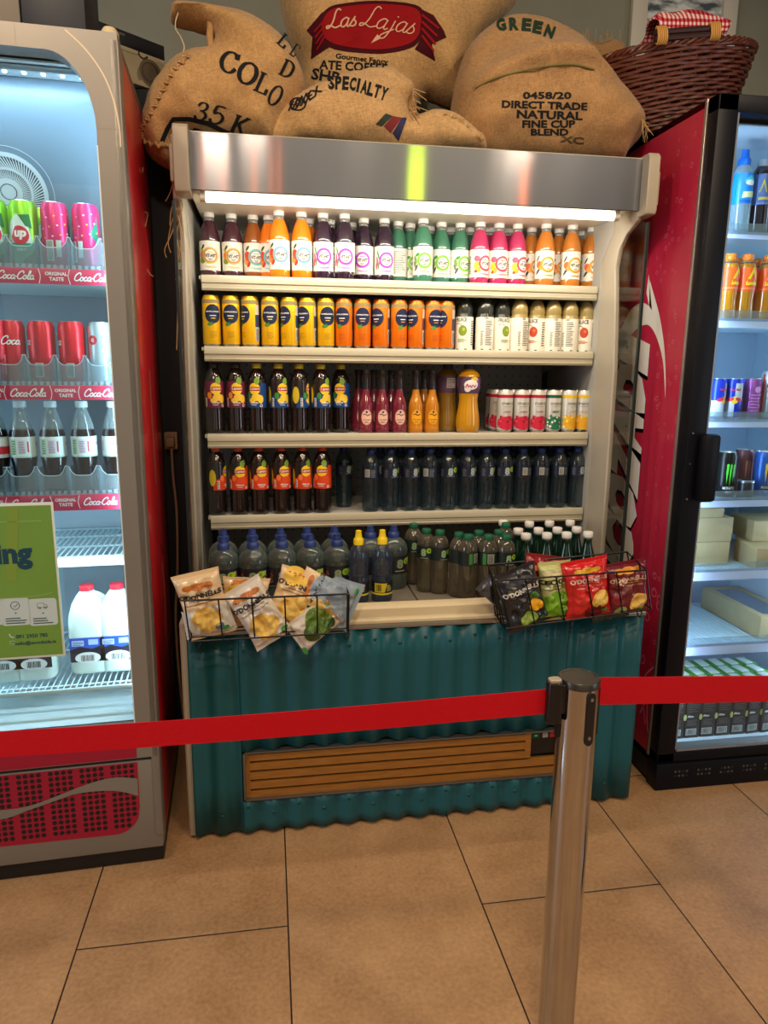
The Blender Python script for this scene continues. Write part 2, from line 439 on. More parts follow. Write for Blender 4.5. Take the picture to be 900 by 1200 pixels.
# picture in a white frame on the wall, behind the basket
fr = thing('picture_frame', 'white framed snowy landscape picture on the wall behind the basket', 'picture', (1.66, WALLY, 2.6))
pm = mat('picture_print', (150, 165, 175), .5)
N, L, b = nodes(pm)
tx = N.new('ShaderNodeTexCoord'); mp = N.new('ShaderNodeMapping'); mp.inputs['Scale'].default_value = (5, 1, 16); L.new(tx.outputs['Object'], mp.inputs[0])
nt = N.new('ShaderNodeTexNoise'); nt.inputs['Scale'].default_value = 2.2; nt.inputs['Detail'].default_value = 6; L.new(mp.outputs[0], nt.inputs['Vector'])
cr = N.new('ShaderNodeValToRGB'); cr.color_ramp.elements[0].position = .4; cr.color_ramp.elements[0].color = lin((70, 84, 92)); cr.color_ramp.elements[1].position = .6; cr.color_ramp.elements[1].color = lin((215, 222, 226))
L.new(nt.outputs['Fac'], cr.inputs[0]); L.new(cr.outputs[0], b.inputs['Base Color'])
wf = mat('white_frame', (205, 202, 192), .5)
x0, x1, z0, z1 = 1.485-.01, 1.935, 2.47, 3.0
mb = MB()
for a in ((x0, x0+.065, z0, z1), (x1-.065, x1, z0, z1), (x0, x1, z0, z0+.065), (x0, x1, z1-.065, z1)): mb.box(a[0], a[1], WALLY-.03, WALLY-.001, a[2], a[3], wf, .004)
mb.build('frame', fr, True)
MB().box(x0+.06, x1-.06, WALLY-.015, WALLY-.002, z0+.06, z1-.06, pm).build('print', fr, True)

# ================================================================= open display cooler
cream = noisy(mat('cream_metal', (176, 168, 150), .4, spec=.45), 8, .05)
railm = mat('price_rail', (182, 175, 152), .35, spec=.5)
silver = mat('brushed_steel', (150, 152, 158), .10, 1)
N, L, b = nodes(silver)
b.inputs['Anisotropic'].default_value = 1.0
cv = N.new('ShaderNodeCombineXYZ'); cv.inputs[2].default_value = 1; L.new(cv.outputs[0], b.inputs['Tangent'])
tc = N.new('ShaderNodeTexCoord'); mp = N.new('ShaderNodeMapping'); mp.inputs['Scale'].default_value = (1.2, 1, 260); L.new(tc.outputs['Object'], mp.inputs[0])
nz = N.new('ShaderNodeTexNoise'); nz.inputs['Scale'].default_value = 4; L.new(mp.outputs[0], nz.inputs['Vector'])
mr = N.new('ShaderNodeMapRange'); mr.inputs[3].default_value = .09; mr.inputs[4].default_value = .12; L.new(nz.outputs['Fac'], mr.inputs[0]); L.new(mr.outputs[0], b.inputs['Roughness'])
innerm = mat('cooler_liner', (176, 174, 166), .5)
darkm = mat('cooler_side', (30, 32, 38), .5)
tealm = noisy(mat('teal_corrugated', (16, 86, 95), .42, spec=.45), 3, .12)
ba_ = N.new('ShaderNodeBsdfPrincipled'); ba_.inputs['Base Color'].default_value = lin((122, 126, 134)); ba_.inputs['Metallic'].default_value = 1; ba_.inputs['Roughness'].default_value = .48
mx_ = N.new('ShaderNodeMixShader'); mx_.inputs[0].default_value = .38; L.new(ba_.outputs[0], mx_.inputs[1]); L.new(b.outputs[0], mx_.inputs[2]); L.new(mx_.outputs[0], N['Material Output'].inputs['Surface'])
tubem = mat('tube_glow', (255, 246, 226), .3, emit=6)
glassm = pane('side_glass', (240, 244, 243), .6)
XL, XR = -.24, 1.15
ZT = 2.037
ck = thing('display_cooler', 'open drinks display cooler with steel fascia and teal corrugated base', 'cooler', (.45, .3, 0))
# body shell: back, sides behind the goods, roof, plinth
mb = MB()
mb.box(XL, XR, .88, .94, .05, ZT, darkm)
mb.box(XL, XR, .225, .94, ZT-.03, ZT, darkm)
mb.box(XL, XR, .03, .94, .02, .64, darkm)
mb.build('carcass', ck, True)
# perforated back panel
hole = mat('perforation', (40, 40, 42), .7)
mb = MB().box(XL+.03, XR-.03, .872, .878, .66, ZT-.03, innerm)
a = Art()
for i in range(40):
    for j in range(36):
        x = XL+.06+i*.0335; z = .72+j*.0345
        a.disc(x, z, .0032, hole, n=6)
mb.art(a, lambda x, z, e: (x, .8715-e, z)); mb.build('back_panel', ck, True)
# side panels (solid behind, curved front edge rising to the canopy)
def side_profile():
    P = [(.88, .66), (.30, .66), (.295, 1.0), (.30, 1.40), (.32, 1.60), (.335, 1.70), (.34, 1.74), (.325, 1.79), (.285, 1.83), (.215, 1.862), (.215, 2.03), (.88, 2.03)]
    return P
for x0, x1, nm in ((XL-.012, XL+.006, 'l'), (XR-.005, XR+.012, 'r')):
    MB().extrude(side_profile(), 'x', x0, x1, cream).build('side_panel', ck, True, bevel=.004)
    s = 1 if nm == 'l' else -1
    xi = (XL+.006 if s == 1 else XR-.005)
    # dull inner lining set back from the front edge
    P = [(.87, .67), (.43, .67), (.43, 1.66), (.44, 1.76), (.36, 1.86), (.36, 2.0), (.87, 2.0)]
    MB().extrude(P, 'x', min(xi, xi+s*.002), max(xi, xi+s*.002), innerm).build('side_lining', ck, True)
    xg = XL-.004 if s == 1 else XR+.004
    G = [(.30, .66), (.165, .66), (.165, 1.0), (.165, 1.84), (.22, 1.866), (.30, 1.82), (.34, 1.74), (.30, 1.4), (.295, 1.0)]
    MB().extrude(G, 'x', xg-.003, xg+.003, glassm).build('side_glass', ck, True)
    MB().box(xg-.004, xg+.004, .158, .168, .66, 1.845, mat('dark_gasket', (20, 34, 36), .4)).build('glass_edge', ck, True)
    # canopy end bracket
    B = [(.175, 1.872), (.24, 1.868), (.30, 1.90), (.30, 2.046), (.18, 2.046), (.17, 2.036), (.17, 1.885)]
    xb0, xb1 = (XL-.002, XL+.04) if s == 1 else (XR-.002, XR+.034)
    mb = MB().extrude(B, 'x', xb0, xb1, cream)
    xo = xb0-.011 if s == 1 else xb1
    mb.extrude([(.185, 1.9), (.26, 1.9), (.26, 1.997), (.185, 1.997)], 'x', xo, xo+.011, cream)
    mb.build('canopy_bracket', ck, True, bevel=.003)
# canopy: steel fascia, underside, lamp
V = []; F = []
nseg = 10
for i in range(nseg+1):
    t = i/nseg; z = 1.888+.149*t; y = .212+.0*t
    V += [(XL+.04, y, z), (XR+.002, y, z)]
for i in range(nseg): F.append((2*i, 2*i+1, 2*i+3, 2*i+2))
mb = MB().mesh(V, F, silver)
mb.box(XL+.04, XR+.002, .216, .222, 1.888, 2.036, silver)
mb.box(XL+.04, XR+.002, .214, .25, 2.035, 2.04, cream)
mb.build('fascia', ck, True, bevel=0)
whitem = mat('white_enamel', (226, 222, 206), .4)
MB().box(XL+.03, XR-.01, .222, .86, 1.895, 1.915, whitem).build('canopy_underside', ck, True)
lampp = MB().box(XL+.05, XR-.05, .232, .29, 1.888, 1.9, whitem, .003).build('lamp_batten', ck, True)
MB().tube([(XL+.075, .243, 1.876), (XR-.07, .243, 1.876)], .014, tubem, 12).build('lamp_tube', lampp, True)
mb = MB()
for x in (XL+.068, XR-.063): mb.tube([(x-.008, .243, 1.876), (x+.008, .243, 1.876)], .0155, whitem, 12)
mb.build('lamp_holder', lampp, True)
# shelves
SH = (1.686, 1.464, 1.18, .902)
for z in SH:
    sh = MB().box(XL+.03, XR-.03, .452, .87, z-.012, z-.001, innerm).build('shelf', ck, True)
    R = [(.445, z), (.452, z+.003), (.456, z), (.456, z-.046), (.447, z-.046), (.443, z-.038), (.4455, z-.036), (.4455, z-.024), (.442, z-.022), (.442, z-.008)]
    MB().extrude(R, 'x', XL+.038, XR-.012, railm).build('price_rail', sh, True, bevel=.0008)
    mb = MB()
    for x in (XL+.032, XR-.036): mb.extrude([(.46, z-.012), (.86, z-.012), (.86, z-.075)], 'x', x, x+.004, cream)
    mb.build('shelf_bracket', sh, True)
# deck of grey trays, with slots along the front, and the cream lip
deckm = noisy(mat('deck_tray', (112, 104, 92), .55), 12, .1)
mb = MB()
for i in range(4):
    x0 = XL+.035+i*.335; mb.box(x0, x0+.331, .075, .87, .655, .668, deckm, .003)
for i in range(44):
    x = XL+.05+i*.03; mb.box(x, x+.022, .056, .066, .662, .669, hole)
mb.build('deck', ck, True)
lipm = mat('cream_lip', (214, 198, 160), .45)
MB().extrude([(-.012, .662), (-.012, .672), (-.002, .678), (.0, .704), (.006, .709), (.05, .709), (.055, .70), (.055, .66)], 'x', XL-.005, XR+.005, lipm).build('front_lip', ck, True, bevel=.002)
MB().box(XL-.006, XR+.006, -.014, .0, .648, .662, mat('lip_trim', (150, 146, 134), .35, .6), .002).build('lip_trim', ck, True)
mb = MB()
mb.box(XL-.028, XL-.008, .03, .12, .01, .675, cream, .002)
mb.box(XL-.02, XL-.004, .0, .03, .01, .66, cream, .001)
mb.build('corner_trim', ck, True)
mb = MB()
for x in (XL+.08, XR-.08):
    for y in (.1, .85): mb.lathe([(0, 0), (.022, 0), (.02, .012), (.012, .03), (0, .03)], hole, 12, x, y)
mb.build('foot', ck, True)
# corrugated sheet with a cut-out for the grille
GX0, GX1, GZ0, GZ1 = -.098, .90, .122, .281
per = .0765; n = 18*12
xs = [XL-.004+(XR-XL+.008)*i/n for i in range(n+1)]
def wave(x): return -.006-.0085*math.cos(2*PI*(x-XL)/per)
def strip(mb, xa, xb, z0, z1, wob=0):
    X = [x for x in xs if xa-1e-6 <= x <= xb+1e-6]
    V = []; F = []
    zs = [z0+(z1-z0)*k/4 for k in range(5)]
    for x in X:
        for k, z in enumerate(zs):
            e = 0
            if k == 0 and wob: e = wob*(.3*math.sin(x*23)+.2*math.sin(x*61))
            V.append((x, wave(x), z+e))
    nz = len(zs)
    for i in range(len(X)-1):
        for k in range(nz-1): F.append((i*nz+k, (i+1)*nz+k, (i+1)*nz+k+1, i*nz+k+1))
    mb.mesh(V, F, tealm)
mb = MB()
strip(mb, xs[0], GX0, .014, .648); strip(mb, GX1, xs[-1], .014, .648)
strip(mb, GX0-.006, GX1+.006, .014, GZ0-.004); strip(mb, GX0-.006, GX1+.006, GZ1+.003, .648, .012)
sheet = mb.build('corrugated_sheet', ck, True)
so = sheet.modifiers.new('solid', 'SOLIDIFY'); so.thickness = .0015; so.offset = -1
screwm = mat('teal_screw', (12, 70, 74), .35, .4)
sm_ = None
for k in range(18):
    x = XL+per*k
    for z in (.615, .075) if k % 2 else (.60, .10):
        if x < XL+.02: continue
        if sm_ is None:
            mb = MB().lathe([(0, -.004), (.003, -.0035), (.0055, -.001), (.006, 0)], screwm, 8); mb.V = [(a_, c_, b_) for a_, b_, c_ in mb.V]
            sm_ = mb.build('screw', ck); sc_ = sm_
        else: sc_ = sm_.copy(); COL.objects.link(sc_); sc_.parent = ck
        sc_.location = Vector((x, wave(x), z))-Vector(ck.location)
# grille
wood = noisy(mat('slat_wood', (150, 98, 38), .5), 14, .22, stretch=(1, 8, 8))
alu = mat('grille_frame', (120, 118, 112), .35, .8)
gr = MB()
for a in ((GX0, GX0+.007, GZ0, GZ1), (GX1-.007, GX1, GZ0, GZ1), (GX0, GX1, GZ0, GZ0+.006), (GX0, GX1, GZ1-.005, GZ1)): gr.box(a[0], a[1], -.02, .004, a[2], a[3], alu, .001)
gro = gr.build('grille', ck, True)
MB().box(GX0+.004, GX1-.004, .012, .018, GZ0, GZ1, mat('grille_back', (24, 17, 10), .8)).build('grille_back', gro, True)
for k in range(5):
    z = GZ0+.017+k*.0305
    x1 = GX1-.008 if k < 2 else GX1-.115
    MB().extrude([(-.012, z-.012), (-.006, z-.012), (.010, z+.010), (.004, z+.012), (-.012, z+.009)], 'x', GX0+.016, x1, wood).build('slat', gro, True)
mb = MB().box(GX0+.007, GX0+.02, -.01, .012, GZ0+.006, GZ1-.005, wood).box(GX1-.118, GX1-.1, -.0125, .012, GZ0+.066, GZ1-.005, wood)
mb.box(GX0+.007, GX1-.007, -.006, .012, GZ0+.006, GZ0+.012, wood); mb.build('slat_surround', gro, True)
cp = MB().box(GX1-.1, GX1-.008, -.006, .012, GZ0+.075, GZ1-.006, mat('panel_black', BLACK, .3), .001).build('control_panel', gro, True)
mb = MB(); a = Art()
a.rect(GX1-.095, GX1-.07, GZ1-.03, GZ1-.012, K((20, 60, 40)), 1).rect(GX1-.088, GX1-.077, GZ1-.024, GZ1-.018, K((60, 200, 120)), 2)
a.rect(GX1-.06, GX1-.042, GZ1-.03, GZ1-.012, K((150, 150, 150)), 1).rect(GX1-.036, GX1-.018, GZ1-.03, GZ1-.012, K((170, 30, 30)), 1)
mb.art(a, lambda x, z, e: (x, -.006-e, z)); mb.build('display', cp, True)

# dark cupboard in the gap at the left, with the socket and its cable
dk = noisy(mat('dark_cupboard', (26, 28, 36), .6), 5, .1)
cup = thing('tall_cupboard', 'tall dark navy cupboard in the gap between left fridge and open cooler', 'cupboard', (-.45, .6, 0))
MB().box(-.66, -.262, .58, 1.0, .05, 2.262, dk, .004).build('carcass', cup, True)
MB().box(-.64, -.27, .60, .98, 0, .05, hole).build('plinth', cup, True)
# carton with a dark top band on the cupboard
bx = thing('printed_carton', 'cream carton with a dark top band and a round picture, on the dark cupboard', 'carton', (-.474, .635, 2.263), 0)
bx.rotation_euler = (0, 0, math.radians(40))
creamc = mat('carton_cream', (214, 200, 172), .6); navyc = mat('carton_navy', (22, 26, 36), .5)
W2 = .12
MB().box(-W2, W2, -.12, .12, .0, .097, creamc, .002).build('carton_body', bx)
MB().box(-W2-.001, W2+.001, -.121, .121, .097, .139, navyc, .002).build('top_band', bx)
a = Art().disc(.068, .044, .038, K((92, 84, 70)), 1).ring(.068, .044, .033, .041, K((130, 118, 96)), 2).disc(.064, .048, .024, K((120, 108, 92)), 2)
a.line([(.03, .096), (.03, .086), (.045, .08), (.06, .09)], .006, K((70, 62, 50)), 2).line([(-.115, .088), (.0, .084), (.03, .088)], .002, K((150, 135, 110)), 1)
a.line([(.03, .05), (.025, .03), (.03, .015)], .012, K((160, 150, 128)), 1)
MB().art(a, lambda x, z, e: (x, -.12-e, z)).build('printed_picture', bx)
MB().art(Art().bars(-.045, -.015, .124, .130, K((120, 124, 130)), 6), lambda x, z, e: (x, -.121-e, z)).build('printed_line', bx)
# socket and cable
P = at_y(201, 516, .57)
sk = thing('wall_socket', 'beige plug socket on the dark cupboard with a cable hanging below', 'socket', P)
beige = mat('beige_plastic', (176, 140, 104), .5)
MB().box(-.022, .022, -.02, .01, -.03, .03, beige, .004).build('socket_plate', sk)
MB().box(-.014, .014, -.045, -.02, -.02, .014, beige, .005).build('plug', sk)
pts = [at_y(*p, .53) for p in ((201, 526), (203, 560), (207, 600), (208, 660), (206, 720), (209, 780), (216, 850))]
tag(MB().tube(smooth_line(pts, 6), .0045, beige, 8).build('power_cable'), 'beige power cable hanging from the socket behind the crisps', 'cable')
# ================================================================= left fridge (local x across the front, y into it, z up)
TH = math.radians(3.0)
LP0 = Vector((-.321, -.112, 0)); LE = Vector((math.cos(TH), math.sin(TH), 0)); LN = Vector((math.sin(TH), -math.cos(TH), 0))
def lf(px, py, back=0.0):
    p = at_plane(px, py, LP0-LN*back, LN); return Vector(((p-LP0).dot(LE), back, p.z))
def lw(u, back, z): return LP0+LE*u-LN*back+Vector((0, 0, z))
LF = thing('drinks_fridge', 'tall silver framed fridge with red side and rounded glass door, left of the open cooler', 'fridge', LP0, TH)
silverp = noisy(mat('silver_plastic', (132, 127, 119), .38, .25), 3, .04)
silverd = mat('silver_dark', (128, 120, 108), .42, .3)
redp = noisy(mat('red_side', (196, 22, 34), .35, coat=.3), 4, .06)
kickred = mat('kick_red', (152, 14, 46), .4)
linerb = mat('fridge_liner', (206, 222, 226), .45)
gask = mat('gasket_black', (18, 18, 20), .5)
fglass = pane('door_glass', (240, 248, 248), 1.1)
UL, D = -.70, .58
mb = MB()
mb.box(-.012, 0, .062, D, .08, 2.13, redp, .002); mb.box(UL, UL+.012, .062, D, .08, 2.13, redp, .002)
mb.box(UL, 0, D-.012, D, .08, 2.13, redp); mb.box(UL, 0, .062, D, 2.115, 2.135, silverd); mb.box(UL, 0, .062, D, .07, .345, redp)
mb.build('cabinet', LF)
# lettering strip and scuffs on the red side
a = Art(); scuff = K((150, 120, 84)); rnd = random.Random(3)
a.line([(.30, 1.39), (.305, 1.25), (.32, 1.1), (.33, 1.05)], .016, scuff, 1)
a.line([(.33, 1.06), (.34, .96), (.36, .86)], .008, K((150, 70, 40)), 1).line([(.36, .86), (.38, .83), (.40, .82)], .012, K((60, 14, 18)), 2)
a.line([(.37, .80), (.40, .7), (.38, .6), (.36, .56)], .02, K((196, 96, 80)), 1)
MB().art(a, lambda y, z, e: (e, y, z), .05).build('side_scuff', LF)
mb = MB().box(-.02, .002, .0, .062, .10, 2.128, silverp, .004); mb.build('edge_strip', LF)
# liner
m_ = .05
ix0, ix1, iy1, iz0, iz1 = UL+m_, -m_, D-.05, .44, 2.085
mb = MB()
mb.box(ix0-.004, ix0, .06, iy1, iz0, iz1, linerb).box(ix1, ix1+.004, .06, iy1, iz0, iz1, linerb)
mb.box(ix0, ix1, iy1, iy1+.004, iz0, iz1, mat('liner_back', (150, 164, 174), .5)).box(ix0, ix1, .06, iy1, iz1, iz1+.004, linerb)
mb.mesh([(ix0, .05, .435), (ix1, .05, .435), (ix1, .13, .455), (ix0, .13, .455), (ix1, iy1, .455), (ix0, iy1, .455)], [(0, 1, 2, 3), (3, 2, 4, 5)], linerb)
mb.build('liner', LF)
# evaporator cover with the round fan grille
evm = mat('evaporator_cover', (116, 136, 152), .4, .1)
EV0, EV1 = Vector((0, .16, 2.02)), Vector((0, .30, 1.735))
mb = MB().extrude([(EV0.y, EV0.z), (EV1.y, EV1.z), (EV1.y+.05, EV1.z-.01), (iy1, EV1.z-.01), (iy1, iz1), (.16, iz1)], 'x', ix0+.002, ix1-.002, evm)
ev = mb.build('evaporator_cover', LF, bevel=.003)
ed = (EV1-EV0).normalized(); en = Vector((0, -abs(ed.z), -abs(ed.y))).normalized()
c = at_plane(5, 176, LP0-LN*.235, LN); cu = (c-LP0).dot(LE)
ecen = EV0+ed*.20
gm = mat('fan_grille', (206, 220, 228), .4); gd = mat('fan_gap', (44, 52, 62), .6)
a = Art().disc(0, 0, .092, gm, 1, n=40).disc(0, 0, .084, gd, 2, n=40)
for i in range(72):
    t = 2*PI*i/72
    for r0, r1, w in ((.034, .056, .0022), (.056, .084, .0030)):
        tw = .25 if r1 > .06 else .1
        a.line([(r0*math.cos(t), r0*math.sin(t)), (r1*math.cos(t+tw), r1*math.sin(t+tw))], w, gm, 3, smooth=False)
a.ring(0, 0, .053, .059, gm, 4, n=40).disc(0, 0, .034, gm, 4).ring(0, 0, .018, .02, gd, 5).ring(0, 0, .084, .095, gm, 4, n=40).ring(0, 0, .108, .1095, gm, 1, n=48)
MB().art(a, lambda x, y, e: Vector((cu+x, 0, 0))+ecen+ed*(-y)+en*(e*3)).build('fan_grille', ev)
ledm = mat('led_cool', (222, 244, 255), emit=14)
mb = MB().box(ix0+.03, ix1-.03, .075, .10, 2.07, 2.082, mat('led_rail', (190, 205, 212), .3, .5), .002)
for i in range(14): mb.lathe([(0, 2.066), (.0045, 2.067), (.005, 2.07)], ledm, 8, ix0+.05+i*.042, .088)
mb.build('led_rail', LF)
# door: silver frame with a rounded opening, lower red rail
oz0, oz1, ou = .432, 2.092, -.057
def opening(n=10, g=0.0):
    P = [(ou-g, oz0+g), (ou-g, 1.93)]
    for k in range(n+1):
        t = k/n*PI/2; P.append((-.157+(.10-g)*math.cos(t), 1.935+(.157-g)*math.sin(t)))
    L = 2*ou-2*(UL/2+ou)  # mirror about the middle of the door
    Q = [(UL-p[0], p[1]) for p in P[::-1]]
    return P+Q
def ringframe(mb, inner, x0, x1, z0, z1, y0, y1, m):
    cx, cz = (x0+x1)/2, (z0+z1)/2; n = len(inner); outer = []
    for p in inner:
        dx, dz = p[0]-cx, p[1]-cz
        if p[1] <= 1.931: outer.append((x1 if dx > 0 else x0, z0 if p[1] < cz-.3 else p[1]))
        else:
            s = min((x1-cx)/abs(dx) if abs(dx) > 1e-6 else 9e9, (z1-cz)/abs(dz) if abs(dz) > 1e-6 else 9e9)
            outer.append((cx+dx*s, cz+dz*s))
    V = [(p[0], y0, p[1]) for p in inner]+[(p[0], y0, p[1]) for p in outer]+[(p[0], y1, p[1]) for p in inner]+[(p[0], y1, p[1]) for p in outer]
    F = []
    for i in range(n):
        j = (i+1) % n
        F += [(i, j, n+j, n+i), (2*n+i, 3*n+i, 3*n+j, 2*n+j), (i, 2*n+i, 2*n+j, j), (n+i, n+j, 3*n+j, 3*n+i)]
    mb.mesh(V, F, m)
DOOR = MB(); ringframe(DOOR, opening(), UL, 0, .345, 2.14, 0, .055, silverp)
# fill the sharp top corners of the outer outline
DOOR.box(-.03, 0, .0005, .055, 2.0, 2.14, silverp); DOOR.box(UL, UL+.03, .0005, .055, 2.0, 2.14, silverp)
door = DOOR.build('door', LF)
MB().extrude([(p[0], p[1]) for p in opening(10, -.004)], 'y', .018, .022, fglass).build('door_glass', door)
mb = MB(); a = Art()
arc = [(-.006, 1.90), (-.007, 1.945), (-.016, 2.0), (-.036, 2.053), (-.07, 2.1), (-.11, 2.135)]
a.line(arc, .0035, mat('frame_seam', (206, 190, 160), .4), 1)
a.rect(ou, -.001, 1.936, 1.9375, silverd, 1).rect(-.215, -.2135, oz1, 2.139, silverd, 1)
a.line([(ou-.0, .45), (ou, 1.9)], .003, K((208, 222, 224)), 1, smooth=False)
mb.art(a, lambda x, z, e: (x, -e, z)).build('frame_seam', door)
a = Art().poly([(UL+.06, .347), (ou, .347), (ou, .431), (UL+.06, .431)], kickred, 1)
MB().art(a, lambda x, z, e: (x, -e*2, z)).build('lower_rail', door)
mb = MB(); P = [(.006, .0, 2.13)]
mb.lathe([(0, 0), (.02, 0), (.02, .02), (.014, .03), (0, .034)], mat('hinge_cap', (206, 188, 150), .45), 14, -.02, .04)
mb.V = [(x, y, z+2.132) for x, y, z in mb.V]; mb.build('hinge_cap', LF)
MB().box(UL+.02, -.004, .008, .06, .330, .350, gask).build('gap_shade_strip', LF)  # black strip stands in for the shade in the open gap
# kick grille
mb = MB().box(UL, 0, .004, .08, .06, .335, silverp, .006); kick = mb.build('kick_panel', LF)
a = Art()
P = [(UL+.06, .331), (-.057, .331), (-.058, .19)]
for k in range(9):
    t = k/8*PI/2; P.append((-.128+.068*math.cos(t), .182-.066*math.sin(t)))
P += [(UL+.06, .125)]
a.poly(P, kickred, 1)
hm = mat('kick_hole', (24, 4, 10), .6)
for g in range(8):
    for cidx in range(4):
        for r in range(12):
            x = -.073-g*.0792-cidx*.0165; z = .322-r*.0164
            if x < UL+.07 or z < .133 or (x > -.128 and z < .18 and ((x+.128)/.06)**2+((z-.182)/.058)**2 > 1): continue
            a.disc(x, z, .0065, hm, 2, n=8)
top = [lf(*p) for p in ((-60, 956), (0, 950), (33, 945), (67, 933), (100, 920), (133, 911.5), (161, 912.5))]
bot = [lf(*p) for p in ((162, 933), (133, 927), (93, 930), (67, 938), (33, 950), (0, 961), (-60, 966))]
wv = smooth_line([(p.x, p.z) for p in top], 5)+smooth_line([(p.x, p.z) for p in bot], 5)
a.poly(wv, silverp, 4)
MB().art(a, lambda x, z, e: (x, .004-e, z), eps=.0007).build('red_grille', kick)
MB().box(UL+.02, -.004, .03, .6, .0, .062, gask, .004).build('plinth', LF)
# shelves
stripm = mat('shelf_strip_red', (186, 44, 74), .4); wirem = mat('wire_white', (214, 236, 240), .35)
clearp = clear('clear_plastic', (226, 240, 246), (236, 246, 250), .10, .05, .55)
LSH = []
for py0, py1, lanes in ((317, 335, True), (452, 468.5, True), (579, 597, True)):
    zt, zb = lf(125, py0, .10).z, lf(125, py1, .10).z; LSH.append(zt)
    sh = MB().box(ix0+.004, ix1-.004, .108, iy1-.02, zt-.03, zt-.004, wirem).build('shelf', LF)
    st = MB().box(ix0+.002, ix1-.002, .098, .106, zb, zt, stripm, .001).build('shelf_strip', sh)
LTX = [[(18.5, 322.5, 'c'), (66, 324, 'o'), (108, 325.5, 'c')], [(33, 458.5, 'c'), (77, 459.5, 'o'), (119, 460, 'c'), (-8, 459, 'o')], [(34, 589, 'c'), (77, 587.5, 'o'), (118, 587.5, 'c'), (-8, 590, 'o')]]
white = K(WHITE)
for (zt, row) in zip(LSH, LTX):
    a = Art(); zc = zt-.019
    for px, py, k in row:
        u = lf(px, py, .098).x
        if k == 'c':
            a.word('Coca-Cola', u, zc+.001, white, .088, .15, 2, hk=1.05)
            for s in (-1, 1): a.line([(u+s*.052, zc+.018), (u+s*.056, zc), (u+s*.052, zc-.018)], .0016, white, 2)
        else:
            a.text('ORIGINAL', u, zc+.0065, white, w=.052, bold=.03); a.text('TASTE', u, zc-.006, white, w=.034, bold=.03)
    MB().art(a, lambda x, z, e: (x, .098-e, z)).build('strip_lettering', LF)
# clear bottle glides: scalloped front lip and dividers per lane
def glide(zt, centres, pitch, h):
    mb = MB(); rim = clear('plastic_rim', (225, 242, 248), (235, 248, 252), .55, .08, .4)
    for c in centres:
        P = [(c-pitch/2, zt), (c+pitch/2, zt)]
        prof = [(.5, 1.0), (.42, 1.02), (.34, .82), (.24, .70), (.12, .68), (0, .68), (-.12, .68), (-.24, .70), (-.34, .82), (-.42, 1.02), (-.5, 1.0)]
        edge = [(c+pitch*a_, zt+h*b_) for a_, b_ in prof]
        mb.extrude(P+edge, 'y', .106, .1075, clearp)
        mb.tube([(x, .1068, z) for x, z in edge], .0011, rim, 5)
        for s in (-.5, .5): mb.box(c+s*pitch-.0006, c+s*pitch+.0006, .108, .30, zt, zt+h*.9, clearp)
        for k in range(5): mb.box(c-pitch*.4+k*pitch*.18, c-pitch*.3+k*pitch*.18, .107, .112, zt, zt+.010, rim)
    return mb.build('bottle_glide', LF)
CAN_U = [lf(p, 300, .145).x for p in (-4, 31, 67, 103)]
COKE_U = [lf(p, 440, .145).x for p in (17, 52, 87, 121)]
PET_U = [lf(p, 560, .145).x for p in (-2, 30, 65, 101, 137)]
glide(LSH[0], CAN_U, .083, .075); glide(LSH[1], COKE_U, .083, .075); glide(LSH[2], PET_U, .083, .075)
# wire racks
def rack(z, y0, name, dz=0, lip=.02):
    mb = MB()
    for i in range(38):
        x = ix0+.012+i*.0162; mb.tube([(x, y0, z), (x, iy1-.02, z+dz)], .0021, wirem, 5)
    for y in (y0, y0+.03, y0+.15, y0+.28, iy1-.02): mb.tube([(ix0+.004, y, z-.002+dz*(y-y0)/(iy1-y0)), (ix1-.004, y, z-.002+dz*(y-y0)/(iy1-y0))], .003, wirem, 6)
    mb.box(ix0+.003, ix1-.003, y0-.006, y0+.001, z-lip, z+.004, wirem, .001)
    return mb.build('wire_shelf', LF)
rack(.885, .12, 'upper'); rack(.527, .078, 'lower', .012, .007)
LRACK = .538
# green poster on the glass
pz = [lf(*p, -.003) for p in ((62, 588), (76, 769))]
posg = noisy(mat('poster_green', (108, 148, 62), .4), 3, .12); edge = K((214, 224, 216))
u1, zt, zb = -.216, 1.066, .659; u0 = -.515
po = MB().box(u0, u1, -.006, -.0015, zb, zt, edge, .0005)
a = Art().rect(u0+.005, u1-.005, zb+.006, zt-.007, posg, 1)
a.rect(u0+.02, u1-.03, zt-.047, zt-.0455, K((150, 186, 120)), 2)
a.poly([(-.32, zt-.01), (-.295, zt-.01), (-.315, zt-.20), (-.34, zt-.20)], K((122, 150, 60)), 2)
a.line([(u0+.01, .822), (-.3, .824), (-.235, .832)], .002, K((140, 176, 100)), 2)
teal = K((22, 66, 84)); pal = K((190, 206, 206)); ink = K((70, 92, 88))
c1 = lf(17, 650, -.006); a.text('ing', c1.x-.001, c1.z-.005, teal, w=.085, bold=.045, layer=3)
